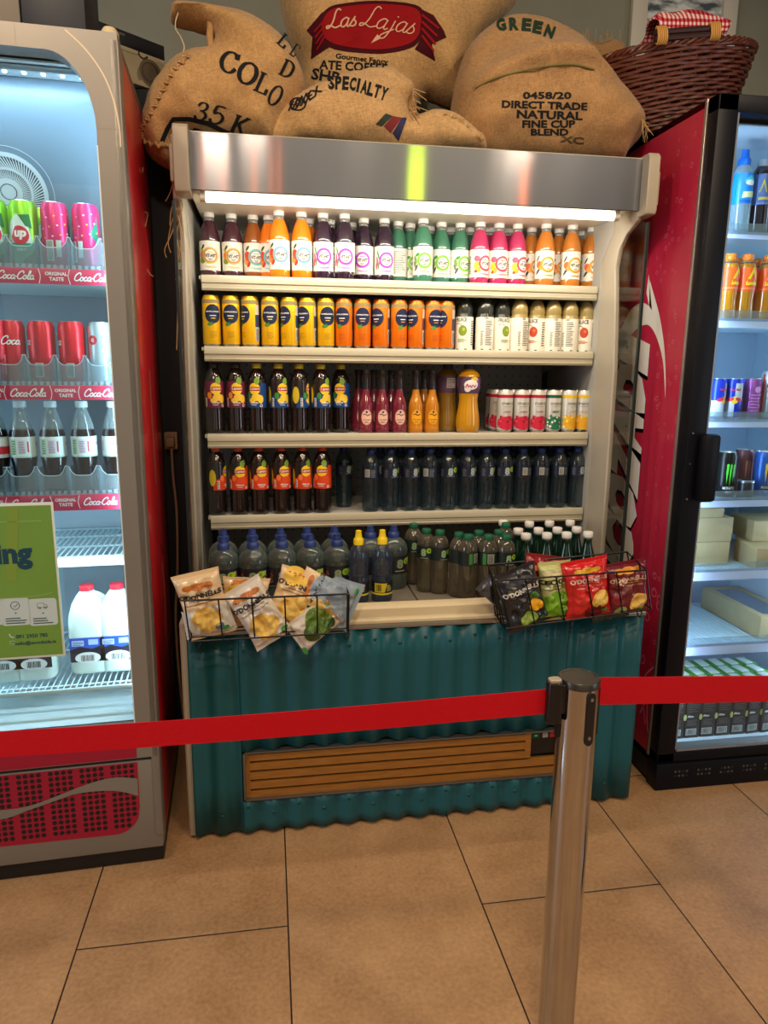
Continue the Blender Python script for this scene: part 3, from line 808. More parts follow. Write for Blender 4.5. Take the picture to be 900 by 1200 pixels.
for px in (18.5, 50.5, -13):
    c1 = lf(px, 717, -.006); a.rrect(c1.x-.034, c1.x+.034, c1.z-.036, c1.z+.036, .008, pal, 2)
    a.bars(c1.x-.025, c1.x+.025, c1.z-.031, c1.z-.012, ink, 3, 3, False); a.disc(c1.x, c1.z-.003, .002, ink, 3, n=8)
    if px == 18.5: a.ring(c1.x, c1.z+.017, .0095, .011, ink, 3).line([(c1.x-.004, c1.z+.017), (c1.x-.001, c1.z+.013), (c1.x+.006, c1.z+.021)], .0016, ink, 3, smooth=False)
    elif px == 50.5:
        a.line([(c1.x-.012, c1.z+.012), (c1.x-.012, c1.z+.024), (c1.x+.003, c1.z+.024), (c1.x+.003, c1.z+.012), (c1.x-.012, c1.z+.012)], .0012, ink, 3, smooth=False)
        a.line([(c1.x+.003, c1.z+.02), (c1.x+.009, c1.z+.02), (c1.x+.012, c1.z+.012), (c1.x+.003, c1.z+.012)], .0012, ink, 3, smooth=False)
        for dx in (-.007, .007): a.ring(c1.x+dx, c1.z+.011, .002, .0032, ink, 3, n=12)
c1 = lf(36, 745, -.006); a.text('091 2950 785', c1.x+.003, c1.z, teal, w=.075, layer=3)
c1 = lf(42, 753, -.006); a.text('hello@woodside.ie', c1.x, c1.z, teal, w=.098, layer=3)
c1 = lf(14, 745, -.006); a.line([(c1.x-.005, c1.z+.006), (c1.x-.003, c1.z-.002), (c1.x+.005, c1.z-.005)], .003, pal, 3); a.line([(c1.x-.006, c1.z-.014), (c1.x+.006, c1.z-.014), (c1.x+.006, c1.z-.022), (c1.x-.006, c1.z-.022)], .001, pal, 3, closed=True, smooth=False)
po.art(a, lambda x, z, e: (x, -.006-e, z))
for i, v in enumerate(po.V): po.V[i] = tuple(lw(v[0], v[1], v[2]))
tag(po.build('green_poster'), 'green poster with white icon cards taped on the left fridge door', 'poster')
# boxes on top of the left fridge
def on_top(name, label, px0, px1, back, h, m, dep):
    u_0, u_1 = lf(px0, 20, back).x, lf(px1, 20, back).x
    t = thing(name, label, 'box', lw((u_0+u_1)/2, back, 2.137), TH); w = (u_1-u_0)/2
    MB().box(-w, w, 0, dep, 0, h, m, .003).build('carton_body', t)
    MB().box(-w*.5, w*.5, -.001, dep*.5, h*.6, h+.001, mat('parcel_tape', (150, 130, 96), .4)).build('packing_tape', t)
on_top('storage_box', 'dark navy box standing on top of the left fridge', 25, 100, .12, .34, mat('navy_box', (16, 24, 40), .5), .22)
on_top('storage_box', 'pale beige box at the top left corner, on the left fridge', -45, 23.5, .12, .30, mat('beige_box', (120, 112, 98), .6), .25)

# ================================================================= right fridge (world aligned)
RX0, RX1, RY, RZT, RD = 1.268, 1.96, .03, 2.17, .66
RF = thing('glass_door_fridge', 'tall fridge with crimson bubble side and black framed glass door, right of the cooler', 'fridge', ((RX0+RX1)/2, .36, 0))
rside = noisy(mat('crimson_side', (176, 30, 62), .38, coat=.25), 3, .05)
blackf = mat('black_frame', (11, 14, 22), .45, spec=.2); linerr = mat('cool_liner', (196, 214, 228), .45)
mb = MB()
mb.box(RX0, RX0+.014, RY+.06, RY+RD, .085, RZT, rside, .002).box(RX1-.014, RX1, RY+.06, RY+RD, .085, RZT, rside, .002)
mb.box(RX0, RX1, RY+RD-.012, RY+RD, .085, RZT, blackf).box(RX0, RX1, RY+.06, RY+RD, RZT-.02, RZT, blackf).box(RX0, RX1, RY+.06, RY+RD, .085, .11, blackf)
mb.build('cabinet', RF, True)
MB().box(RX0-.003, RX0+.004, RY+.052, RY+.064, .105, RZT, mat('edge_silver', (176, 166, 164), .3, .7), .001).build('edge_trim', RF, True)
mb = MB(); fx = .064
for b_ in ((RX0, RX0+fx, .102, RZT), (RX1-fx, RX1, .102, RZT), (RX0, RX1, .102, .138), (RX0, RX1, 2.123, RZT)): mb.box(b_[0], b_[1], RY, RY+.052, b_[2], b_[3], blackf, .004)
rdoor = mb.build('door', RF, True)
mb = MB()
for b_ in ((RX0+fx, RX0+fx+.006, .138, 2.123), (RX0+fx, RX1-fx, .138, .146)): mb.box(b_[0], b_[1], RY+.004, RY+.05, b_[2], b_[3], mat('inner_trim', (150, 158, 166), .3, .6))
mb.build('inner_trim', rdoor, True)
MB().box(RX0+fx-.004, RX1-fx+.004, RY+.016, RY+.020, .134, 2.127, fglass).build('door_glass', rdoor, True)
hd = MB().box(RX0+.034, RX0+.088, RY-.045, RY-.004, 1.005, 1.215, blackf, .012).build('handle', rdoor, True)
mb = MB()
for z in (1.215, 1.12, 1.01): mb.tube([(RX0+.016, RY-.003, z), (RX0+.016, RY+.003, z)], .0035, mat('screw_steel', (180, 180, 180), .3, 1), 8)
mb.build('handle_screw', rdoor, True)
mb = MB().box(RX0, RX1, RY-.004, RY+.06, .0, .098, blackf, .006).box(RX0+.004, RX1, RY+.06, RY+RD, .015, .085, gask); base = mb.build('base', RF, True)
a = Art(); gmet = K((74, 72, 70), .3)
for g in range(6):
    for i in range(4):
        for j in range(2): a.disc(RX0+.07+g*.085+i*.014, .052+j*.016, .0045, gmet if (i+j+g) % 3 else hm, 1, n=8)
MB().art(a, lambda x, z, e: (x, RY-.004-e, z)).build('base_vent', base, True)
# liner
rx0, rx1, ry1, rz0, rz1 = RX0+.055, RX1-.055, RY+RD-.06, .112, 2.11
mb = MB().box(rx0-.004, rx0, RY+.06, ry1, rz0, rz1, linerr).box(rx1, rx1+.004, RY+.06, ry1, rz0, rz1, linerr)
mb.box(rx0, rx1, ry1, ry1+.004, rz0, rz1, mat('cool_back', (140, 162, 182), .5)).box(rx0, rx1, RY+.06, ry1, rz1, rz1+.004, linerr).box(rx0, rx1, RY+.055, ry1, rz0-.006, rz0, linerr)
mb.build('liner', RF, True)
mb = MB()
for x in (rx0+.001, rx1-.013): mb.box(x, x+.012, RY+.06, RY+.072, .2, 2.05, mat('led_strip_cool', (214, 232, 255), emit=5), .001)
mb.build('led_strip', RF, True)
# side print: big lettering, swoosh and bubbles
a = Art(); bk = K((24, 10, 16)); wh = K((226, 220, 212))
def sidep(p): q = at_x(p[0], p[1], RX0); return (q.y, q.z)
zb, zt_ = .455, 1.487
V, T, q0, q1, q2, q3 = text_tris('LUCOZADE', .0, .085, 1.06)
for off, m_, ly, grow in ((0, wh, 3, 0), (.006, bk, 2, .0)):
    W = []
    for x, y in V:
        s = (x-q0)/(q1-q0); h = (y-q2)/(q3-q2)
        W.append((.290+h*.24+off*.9, zb+(zt_-zb)*s+h*.07-off))
    a.add(W, T, m_, ly)
for dy, dz in ((-.007, -.004), (-.004, -.008), (.004, .006)):
    a.add([(p[0]+dy, p[1]+dz) for p in W], T, bk, 2)
outer = [sidep(p) for p in ((757, 345), (763, 362), (770, 385), (775, 412), (777, 440), (777, 463))]
inner = [sidep(p) for p in ((777, 463), (773, 435), (767, 408), (758, 385), (754, 378))]
far = [(.36, 1.50), (.45, 1.42), (.52, 1.30)]; farb = [(.55, 1.32), (.50, 1.48), (.42, 1.60)]
a.poly(smooth_line([(.33, 1.70), (.30, 1.655), (.25, 1.58), (.205, 1.48), (.18, 1.38), (.172, 1.315)], 4)+smooth_line([(.172, 1.315), (.20, 1.42), (.24, 1.49), (.29, 1.54), (.34, 1.555), (.42, 1.53), (.50, 1.45), (.56, 1.34)], 4)+smooth_line([(.57, 1.36), (.53, 1.5), (.46, 1.60), (.38, 1.63), (.32, 1.615)], 4), wh, 3)
a.poly([(.30, 1.60), (.34, 1.72), (.345, 1.66), (.32, 1.615)], wh, 3)
bub = K((214, 120, 140)); rnd = random.Random(11)
for i in range(150):
    y = .08+.3*rnd.random(); z = .25+1.85*rnd.random()**1.0; r = rnd.choice((.004, .005, .006, .008, .012 if z < .9 else .007, .016 if z < .8 else .005))
    if y > .25 and .62 < z < 1.6: continue
    a.ring(y, z, r*.8, r, bub, 1, n=14).disc(y+r*.3, z+r*.4, r*.16, bub, 1, n=6)
for pts in ([(.09, .40), (.12, .34), (.115, .24), (.10, .18)], [(.10, .42), (.15, .36), (.15, .28), (.12, .2)], [(.11, .3), (.17, .33), (.2, .4)], [(.09, .33), (.13, .28), (.16, .22)]): a.line(pts, .006, bub, 1)
MB().art(a, lambda y, z, e: (RX0-e, y, z), .06).build('side_print', RF, True)
# shelves
rail = mat('shelf_front_cool', (186, 200, 232), .3); rwire = mat('shelf_cool', (200, 222, 232), .35)
RSH = []
for pt, pb, px in ((266, 279, 853), (368, 384, 843), (487, 501, 828), (580, 595, 818), (664, 681, 810), (752, 769, 800)):
    zt_, zb_ = at_y(px, pt, RY+.11).z, at_y(px, pb, RY+.11).z
    sh = MB().box(rx0+.003, rx1-.003, RY+.115, ry1-.01, zb_+.012, zb_+.018, rwire).build('shelf', RF, True)
    mb = MB().box(rx0+.003, rx1-.003, RY+.106, RY+.114, zb_, zt_-.012, rail, .002)
    for i in range(30):
        x = rx0+.012+i*.0195; mb.tube([(x, RY+.114, zb_+.0195), (x, ry1-.012, zb_+.0195)], .002, rwire, 4, caps=False)
    mb.build('shelf_front', sh, True)
    MB().box(rx0+.003, rx1-.003, RY+.104, RY+.106, zt_-.02, zt_+.012, clearp).build('shelf_lip', sh, True)
    RSH.append(zb_+.0215)
RFLOOR = rz0
# ================================================================= products
def capm(c): return mat('cap_%02x%02x%02x' % c, c, .38, spec=.4)
paper = mat('label_paper', (240, 236, 226), .5)
ink = K((50, 60, 56)); 
def product(name, cat, body, body_m, label_fn=None, cap=None, cap_m=None, seg=24, extra=None):
    """body: lathe profile; label_fn(r): (profile for a sleeve, art); cap: lathe profile"""
    t = thing(name, '', cat)
    MB().lathe(body, body_m, seg).build('bottle_body' if 'bottle' in name or 'jug' in name else 'can_body', t, angle=50)
    if cap: MB().lathe(cap, cap_m, 18).build('cap', t, angle=35)
    if label_fn:
        prof, art, lm, nm = label_fn
        def rf(z):
            for (r0, z0), (r1, z1) in zip(prof, prof[1:]):
                if z0 <= z <= z1 and z1 > z0: return r0+(r1-r0)*(z-z0)/(z1-z0)
            return prof[0][0] if z < prof[0][1] else prof[-1][0]
        mb = MB().lathe(prof, lm, 28)
        if art: mb.art(art, wrapper(rf), .007, .0003)
        mb.build(nm, t, angle=50)
    if extra: extra(t)
    return Kind(t)
def liquid(name, c, rough=.12, coat=.6): return mat(name, c, rough, spec=.6, coat=coat)
def ring_cap(r, z0, h):
    P = [(r*.97, z0), (r, z0+.001)]
    P += [(r, z0+h*.85), (r*.9, z0+h), (0, z0+h)]
    return P
# --- ringed juice bottles (top shelf)
def ringed(liq, rc, rin, fruit, back=False, neck=None):
    c = {'liq': liq}
    body = [(0, 0), (.026, 0), (.032, .004), (.0335, .010), (.0335, .026), (.033, .028), (.033, .118), (.0335, .121), (.0335, .128), (.031, .143), (.026, .162), (.0205, .176), (.0165, .184)]
    A = Art()
    if not back:
        zc = .073
        for i, (dx, dz, rx, rz, rot, col) in enumerate(fruit): A.disc(dx, dz, rx, K(col), 1+(i > 2), ry=rz, rot=rot, n=14)
        A.disc(0, zc, .0262, paper, 3).ring(0, zc, .0205, .0262, K(rc), 4).ring(0, zc, .0185, .0205, K(rin), 4)
        A.text('VIT-HIT', 0, zc-.001, ink, w=.035, h=.0115, bold=.04, layer=5)
        A.rect(-.009, .009, zc+.009, zc+.0115, K(rc), 5).rect(-.007, .007, zc-.013, zc-.011, ink, 5).rect(-.005, .005, zc-.0165, zc-.015, ink, 5)
        A.rect(-.018, .020, .0375, .0395, K(rc), 4).rect(-.010, .016, .0345, .0358, K(rc), 4)
        A.bars(.052, .068, .035, .11, ink, 9, 2, False); A.bars(-.07, -.055, .04, .1, ink, 9, 2, False)
    else:
        A.bars(-.024, .022, .036, .112, K((130, 140, 130)), 13, 2, False)
    A2 = ([(.0338, .027), (.0338, .119)], A, paper, 'label')
    def neckf(t): MB().lathe([(.0165, .184), (.0158, .187), (.0165, .189), (.0155, .191), (.0155, .196)], clear('clear_neck', (225, 225, 220), alpha=.2), 16).build('neck', t)
    return product('juice_bottle', 'bottle', body, liq, A2, ring_cap(.0178, .195, .021), capm((226, 224, 220)), extra=neckf)
mango = [(-.026, .058, .012, .010, .3, (122, 150, 40)), (-.03, .075, .007, .011, 0, (232, 110, 60)), (-.029, .09, .005, .009, .5, (210, 170, 60)), (-.024, .1, .004, .008, -.6, (50, 90, 40))]
teal_f = [(-.03, .075, .013, .018, .4, (226, 70, 40)), (-.036, .06, .01, .012, .2, (240, 150, 60)), (-.026, .05, .006, .010, -.5, (200, 50, 40)), (-.03, .101, .004, .01, -.7, (60, 80, 40))]
berry_f = [(-.03, .09, .003, .016, .3, (70, 150, 70)), (-.034, .07, .004, .016, .15, (230, 90, 130)), (-.028, .056, .003, .014, -.2, (90, 150, 90)), (-.037, .055, .004, .012, 0, (220, 80, 110))]
lime_f = [(-.03, .05, .004, .012, -.5, (70, 76, 74)), (-.034, .075, .006, .014, .2, (120, 160, 80)), (-.026, .092, .009, .005, .5, (60, 150, 60)), (-.036, .06, .004, .012, .4, (110, 120, 110))]
pink_f = [(-.032, .088, .011, .010, 0, (236, 90, 130)), (-.034, .066, .009, .014, -.2, (250, 200, 40)), (-.028, .052, .009, .010, .3, (246, 170, 40)), (-.036, .046, .005, .005, .2, (220, 60, 60))]
org_f = [(-.03, .072, .012, .014, .6, (240, 110, 60)), (-.035, .052, .004, .014, -.6, (60, 70, 66)), (-.037, .094, .003, .012, -.5, (70, 80, 76)), (-.026, .062, .007, .008, .2, (250, 160, 70))]
RK = {
 'plum': ringed(liquid('juice_plum', (70, 34, 48)), (206, 178, 80), (214, 80, 60), mango),
 'amber': ringed(liquid('juice_amber', (150, 82, 30)), (110, 190, 190), (180, 70, 90), teal_f),
 'orange': ringed(liquid('juice_orange', (244, 128, 14)), (110, 186, 196), (150, 90, 130), teal_f),
 'berry': ringed(liquid('juice_berry', (44, 26, 46)), (172, 60, 190), (190, 90, 200), berry_f),
 'green': ringed(liquid('juice_green', (58, 116, 92)), (130, 200, 50), (60, 150, 50), lime_f),
 'greenback': ringed(liquid('juice_green', (58, 116, 92)), (130, 200, 50), (60, 150, 50), lime_f, True),
 'pink': ringed(liquid('juice_pink', (180, 48, 96)), (226, 60, 84), (240, 130, 140), pink_f),
 'gold': ringed(liquid('juice_gold', (192, 116, 40)), (222, 150, 30), (240, 180, 60), org_f)}
RN = {'plum': 'dark plum juice bottle with yellow and red ringed label', 'amber': 'amber brown juice bottle with teal ringed label', 'orange': 'bright orange juice bottle with teal ringed label',
      'berry': 'dark berry juice bottle with magenta ringed label', 'green': 'green juice bottle with lime ringed label', 'greenback': 'green juice bottle showing its small printed back label',
      'pink': 'pink juice bottle with red ringed label', 'gold': 'golden orange juice bottle with ochre ringed label'}
F_, B_ = .492, .545
row1 = [(247, 'plum', .565, .1), (273, 'plum', .57, .15), (298, 'amber', .575, .25), (328, 'orange', F_, .1), (354, 'orange', .495, .15), (379, 'berry', .50, 0), (404, 'berry', .495, 0), (426, 'berry', .55, -.25),
        (450, 'berry', .54, .1), (466, 'greenback', .575, 0), (495, 'green', .515, 0), (516, 'green', .56, 0), (538, 'green', .56, .35), (561, 'pink', .53, .45), (583, 'pink', .535, .2), (604.5, 'pink', .535, .5),
        (637.5, 'gold', .51, 0), (668, 'gold', .508, .12), (691, 'gold', .535, .2)]
row1b = [(316, 'orange', .57, .2), (387, 'berry', .60, .3), (362, 'orange', .60, .1), (480, 'green', .60, .4), (412, 'berry', .63, 0), (503, 'green', .635, 0), (527, 'green', .645, 0), (549, 'green', .63, 0), (572, 'pink', .615, 0), (594, 'pink', .615, 0), (621, 'gold', .585, .4), (653, 'gold', .58, .3), (680, 'gold', .61, 0)]
cnt = {}
GR1 = 'ringed juice bottles on the top cooler shelf'
yb = lambda Y: 326 - (Y-.5)*60
for px, k, Y, rz in row1:
    cnt[k] = cnt.get(k, 0)+1; tot = sum(1 for r in row1 if r[1] == k)
    x = at_y(px, 322, Y).x
    suf = (', %s in front row' % ORD[cnt[k]]) if tot > 1 else ', the only one in front row' if k != 'greenback' else ' between berry and lime bottles'
    RK[k].put((x, Y, SH[0]), rz, RN[k]+suf, GR1)
cb = {}
for px, k, Y, rz in row1b:
    cb[k] = cb.get(k, 0)+1; tot = sum(1 for r in row1b if r[1] == k); x = at_y(px, 318, Y).x
    RK[k].put((x, Y, SH[0]), rz, 'half hidden %s juice bottle in the second row, %s of its colour' % ({'gold': 'golden orange'}.get(k, k), ORD[cb[k]]), GR1)

# --- sleek cans
alum = mat('can_aluminium', (190, 190, 188), .28, 1)
def can(name, r, h, base_m, art, top_c=None, mf=None, cat='can', neck=.85):
    t = thing(name, '', cat)
    prof = [(0, .003), (r*.72, .003), (r*.78, 0), (r*.9, .003), (r, .010), (r, h-.014), (r*neck*1.02, h-.003), (r*neck, h)]
    mm = mf or (lambda i: alum if i < 4 or i > 6 else base_m)
    mb = MB().lathe(prof, base_m, 24, mf=mm)
    mb.art(art, wrapper(lambda z: r), .0065, .0003); mb.build('can_body', t, angle=40)
    R = r*neck
    mb = MB().lathe([(R, h), (R*.97, h+.0012), (R*.93, h), (R*.90, h-.004), (R*.3, h-.004), (0, h-.004)], alum, 20)
    mb.box(-R*.18, R*.18, -R*.55, R*.25, h-.0035, h-.0022, alum); mb.build('lid', t, angle=40)
    return Kind(t)
navy = K((20, 32, 66))
def sparkling(c, leaf, wordc):
    A = Art(); r = .029
    A.rect(-PI*r, PI*r, .138, .150, K((150, 132, 84)), 1)
    for s0 in (0, ):
        A.disc(s0, .105, .027, navy, 2, ry=.030).text('SANPELLEGRINO', s0, .112, white, w=.044, bold=.02, layer=3).rect(s0-.010, s0+.010, .098, .1005, white, 3).rect(s0-.007, s0+.007, .090, .092, K(wordc), 3)
        A.disc(s0-.008, .074, .011, K(leaf), 2, ry=.006, rot=.3); A.bars(s0-.012, s0+.012, .03, .052, K((200, 150, 20) if wordc[1] > 180 else (206, 96, 20)), 6, 2, False)
    A.rect(.045, .066, .02, .135, K((196, 190, 176)), 2).rect(.045, .066, .066, .105, K((46, 60, 92)), 3).bars(.048, .063, .022, .06, K((90, 90, 90)), 7, 3)
    for i in range(7): A.rect(-.05, -.045, .02+i*.006, .0235+i*.006, navy, 2)
    return A
yc = can('lemon_can', .0288, .163, mat('can_yellow', (244, 190, 20), .32, .35), sparkling(None, (70, 130, 50), (240, 214, 80)))
oc = can('orange_can', .0288, .163, mat('can_orange', (240, 122, 14), .32, .35), sparkling(None, (90, 140, 50), (250, 150, 60)))
CY = .487
n = 0
rots = [.25, 0, -.95, .0, -.8, -.75, .15, -.35, -.1, -.75, .35, -.9, .2, -1.0]
for px, k in zip((249, 271.8, 294, 317, 339.5, 360.5, 382), ('y',)*7):
    n += 1; yc.put((at_y(px, 405, CY).x, CY, SH[1]), rots[n-1], 'yellow lemon drink can, %s yellow can from the left on the second shelf' % ORD[n], 'yellow lemon cans on the second shelf')
m = 0
for px in (403, 424.5, 446, 467, 487, 506.5, 522):
    m += 1; oc.put((at_y(px, 405, CY).x, CY, SH[1]), rots[(m+6) % 14], 'orange drink can with navy badge, %s orange can from the left on second shelf' % ORD[m], 'orange cans on the second shelf')
# --- white sleeved juice bottles
def sleeved(name, topc, fruit, txt, front=True):
    body = [(0, 0), (.028, 0), (.031, .004), (.031, .118), (.0285, .124), (.0285, .128), (.030, .134), (.0285, .15), (.022, .166), (.016, .174)]
    A = Art()
    if front:
        A.text('FRUICE', -.004, .105, K(txt), w=.042, h=.014, bold=.03, layer=2)
        A.line([(-.024, .088), (-.012, .092), (.0, .085)], .0016, K((60, 60, 50)), 2)
        A.disc(.003, .068, .0145, K(fruit), 2, ry=.018).disc(.006, .072, .005, K(tuple(min(255, c+40) for c in fruit)), 3)
        A.bars(-.014, .018, .03, .042, K(fruit), 3, 2, False)
        A.bars(.034, .05, .02, .105, ink, 11, 2, False)
    else:
        A.bars(-.006, .020, .02, .105, K((110, 112, 104)), 14, 2, False).bars(-.022, -.012, .02, .07, K((120, 122, 114)), 9, 2, False).text('100', -.004, .11, ink, w=.014)
    A.rect(-.02, -.012, .004, .007, ink, 2).rect(.01, .018, .004, .007, ink, 2)
    sl = mat('sleeve_white', (232, 228, 214), .4)
    return product(name, 'bottle', body, liquid('dome_%02x%02x%02x' % topc, topc, .2, .3), ([(.0314, .002), (.0316, .112), (.029, .1205)], A, sl, 'sleeve'), ring_cap(.0178, .174, .012), capm((60, 66, 50)))
sa = sleeved('sleeved_juice_bottle', (46, 50, 44), (128, 150, 46), (60, 90, 50)); sab = sleeved('sleeved_juice_bottle', (46, 50, 44), (128, 150, 46), (60, 90, 50), False)
so_ = sleeved('sleeved_juice_bottle', (156, 138, 84), (186, 70, 40), (70, 60, 50)); sob = sleeved('sleeved_juice_bottle', (156, 138, 84), (200, 90, 40), (70, 60, 50), False)
G = 'white sleeved juice bottles on the second shelf'
for px, kk, rz, Y, lb in ((543, sa, -.5, .50, 'white sleeved juice bottle with green apple, leftmost of the white bottles'), (567, sab, 0, .49, 'white sleeved juice bottle showing grey back text between two apple ones'),
    (586.5, sa, .15, .50, 'white sleeved juice bottle with green apple, second apple one from the left'), (607, sob, .3, .49, 'white sleeved juice bottle with beige top, first beige one from the left'),
    (627, so_, -.75, .50, 'white sleeved juice bottle with beige top and red fruit, left of the two'), (646, sob, .1, .49, 'white sleeved juice bottle with beige top, back text, third beige from left'),
    (665.5, sob, -.5, .49, 'white sleeved juice bottle with beige top, second from the right end'), (684, so_, -.6, .50, 'white sleeved juice bottle at the far right end of the second shelf')):
    kk.put((at_y(px, 409, Y).x, Y, SH[1]), rz, lb, G)

# --- iced tea bottles
team = liquid('black_tea', (26, 16, 14), .1, .8)
def tea(bg, fruitc, f2, word, capc):
    body = [(0, 0), (.024, 0), (.029, .003), (.0315, .012), (.0305, .02), (.0315, .028), (.0300, .036), (.0315, .046), (.0300, .055), (.0315, .066), (.0305, .074), (.0315, .082), (.0315, .165), (.030, .18), (.025, .198), (.018, .212), (.0135, .218)]
    A = Art()
    if word == 'TROPICAL': A.rrect(-.05, .05, .088, .174, .012, K(bg), 1)
    else: A.poly([(-.05, .088), (.05, .088), (.05, .166), (.028, .170), (.016, .150), (-.02, .128), (-.05, .122)], K(bg), 1)
    A.disc(.004, .150, .0195, K((246, 204, 40)), 2)
    A.disc(.012, .176, .009, K((120, 160, 50)), 2, ry=.012)
    A.rect(-.014, .022, .1435, .1565, K((176, 24, 32)), 3).text('Lipton', .004, .150, white, w=.030, bold=.02, layer=4)
    for dx, dz, rx, ry in ((.010, .122, .017, .012), (.024, .116, .010, .014), (-.004, .112, .012, .008)): A.disc(dx, dz, rx, K(fruitc), 2, ry=ry)
    A.disc(-.018, .128, .008, K(f2), 2, ry=.011)
    A.text(word, .002, .104, white, w=.026, h=.006, bold=.03, layer=4).rect(-.008, .010, .096, .0975, white, 4)
    A.ring(.026, .095, .003, .005, white, 4, n=10)
    A.rect(-.036, -.028, .09, .12, K((220, 216, 206)), 2).bars(-.0355, -.0285, .091, .119, ink, 5, 3, False)
    A.disc(-.052, .13, .012, K((206, 186, 40)), 3, ry=.028)
    return product('iced_tea_bottle', 'bottle', body, team, ([(.0318, .085), (.0318, .165), (.0303, .18)], A, mat('tea_sleeve', (30, 24, 22), .3, coat=.4), 'sleeve'), ring_cap(.0155, .217, .016), capm(capc))
tt = tea((104, 30, 66), (240, 196, 60), (236, 140, 40), 'TROPICAL', (40, 26, 24)); tl = tea((18, 66, 130), (244, 206, 60), (60, 140, 60), 'LEMON', (216, 196, 50)); tp = tea((210, 64, 24), (226, 74, 30), (240, 120, 60), 'PEACH', (226, 84, 40))
TY = .49
for i, (px, rz) in enumerate(((253, .1), (278, 0))): tt.put((at_y(px, 505, TY).x, TY, SH[2]), rz, 'purple labelled iced tea bottle, %s from the left on the third shelf' % ORD[i+1], 'iced tea bottles on the third shelf')
for i, (px, rz, Y) in enumerate(((302.5, -.4, TY), (327.5, .35, TY), (351.5, 1.2, TY), (376.5, .3, TY), (399.5, -.35, .53))): tl.put((at_y(px, 505, Y).x, Y, SH[2]), rz, 'blue labelled lemon iced tea bottle, %s blue one from the left' % ORD[i+1], 'iced tea bottles on the third shelf')
for i, (px, rz) in enumerate(((255.5, 1.25), (281, .1), (305, .2), (330.5, .25), (355, .3), (378, -.25))): tp.put((at_y(px, 600, TY).x, TY, SH[3]), rz, 'orange labelled peach iced tea bottle, %s from the left on the fourth shelf' % ORD[i+1], 'peach iced tea bottles on the fourth shelf')
# --- glass lemonade bottles
def lemonade(liqc, labc):
    body = [(0, 0), (.024, 0), (.0268, .004), (.0268, .018), (.0258, .02), (.0258, .082), (.0245, .098), (.019, .118), (.0145, .132), (.0125, .15)]
    A = Art().disc(0, .055, .0195, K(labc), 1, ry=.027).ring(0, .055, .0180, .0186, K((120, 60, 60)), 2, k=1.38)
    A.disc(0, .073, .004, K((60, 40, 40)), 2, n=8).line([(-.012, .064), (-.004, .066), (.002, .061), (.012, .066)], .003, K((60, 40, 40)), 2).text('Lemonade', 0, .047, K((60, 40, 40)), w=.026, layer=2).bars(-.008, .008, .036, .042, K((90, 60, 60)), 2, 2, False)
    def ex(t): MB().lathe([(.0125, .15), (.0115, .175), (.0115, .196), (.0128, .199), (.0128, .204)], clear('neck_glass', (170, 160, 160), (70, 60, 64), .25), 16).build('neck', t)
    return product('lemonade_bottle', 'bottle', body, liquid('lemonade_%02x' % liqc[1], liqc, .08, .8), ([(.0262, .024), (.0262, .0241)], A, K(labc), 'label'), ring_cap(.0138, .202, .014), capm((40, 36, 36)), extra=ex)
lp = lemonade((112, 32, 52), (236, 190, 172)); ly = lemonade((190, 120, 26), (240, 170, 30))
for i, (px, Y) in enumerate(((428.5, .495), (447.5, .495), (467.5, .495))): lp.put((at_y(px, 505, Y).x, Y, SH[2]), 0, 'dark pink glass lemonade bottle with pale oval label, %s in front row' % ORD[i+1], 'glass lemonade bottles on the third shelf')
for i, (px, Y) in enumerate(((420, .56), (438, .56), (458, .56))): lp.put((at_y(px, 500, Y).x, Y, SH[2]), .4, 'dark pink glass lemonade bottle, %s of those standing in the second row' % ORD[i+1], 'glass lemonade bottles on the third shelf')
for i, (px, Y) in enumerate(((486.5, .50), (505.5, .50))): ly.put((at_y(px, 505, Y).x, Y, SH[2]), 0, 'yellow glass lemonade bottle with orange oval label, %s one of two in front' % ('left' if i == 0 else 'right'), 'glass lemonade bottles on the third shelf')
ly.put((at_y(496, 500, .565).x, .565, SH[2]), .3, 'yellow glass lemonade bottle standing behind the front pair', 'glass lemonade bottles on the third shelf')
# --- curvy squash bottles
body = [(0, 0), (.034, 0), (.040, .005), (.0425, .02), (.0425, .045), (.040, .065), (.0355, .09), (.033, .115), (.036, .14), (.0405, .16), (.0425, .18), (.041, .195), (.033, .21), (.02, .22), (.0165, .224)]
def curvy(front):
    A = Art()
    if front:
        A.disc(-.002, .168, .026, white, 2, ry=.017).disc(.01, .185, .014, K((220, 180, 60)), 1, ry=.01).disc(-.014, .155, .012, white, 2)
        A.line([(-.022, .158), (-.016, .170), (-.012, .160), (-.006, .166), (-.002, .159), (.004, .167), (.010, .160), (.016, .168)], .0035, K((190, 60, 110)), 3); A.disc(.028, .17, .012, K((110, 70, 140)), 1, ry=.018)
    else: A.rect(-.012, .02, .155, .19, K((190, 180, 190)), 2).bars(-.01, .018, .157, .188, ink, 8, 3, False)
    prof = [(.0364, .138), (.0409, .16), (.0429, .18), (.0414, .196)]
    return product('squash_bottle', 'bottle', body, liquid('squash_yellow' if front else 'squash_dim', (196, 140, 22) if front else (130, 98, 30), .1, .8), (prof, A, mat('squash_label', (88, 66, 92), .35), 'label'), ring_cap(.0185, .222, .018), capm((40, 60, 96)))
cf, cbk = curvy(True), curvy(False)
cf.put((at_y(547.5, 505, .50).x, .50, SH[2]), 0, 'curvy yellow squash bottle with purple and white label beside the slim cans', 'squash bottles on the third shelf')
cbk.put((at_y(523, 500, .56).x, .56, SH[2]), 0, 'darker squash bottle showing its back label, behind and left of the curvy one', 'squash bottles on the third shelf')
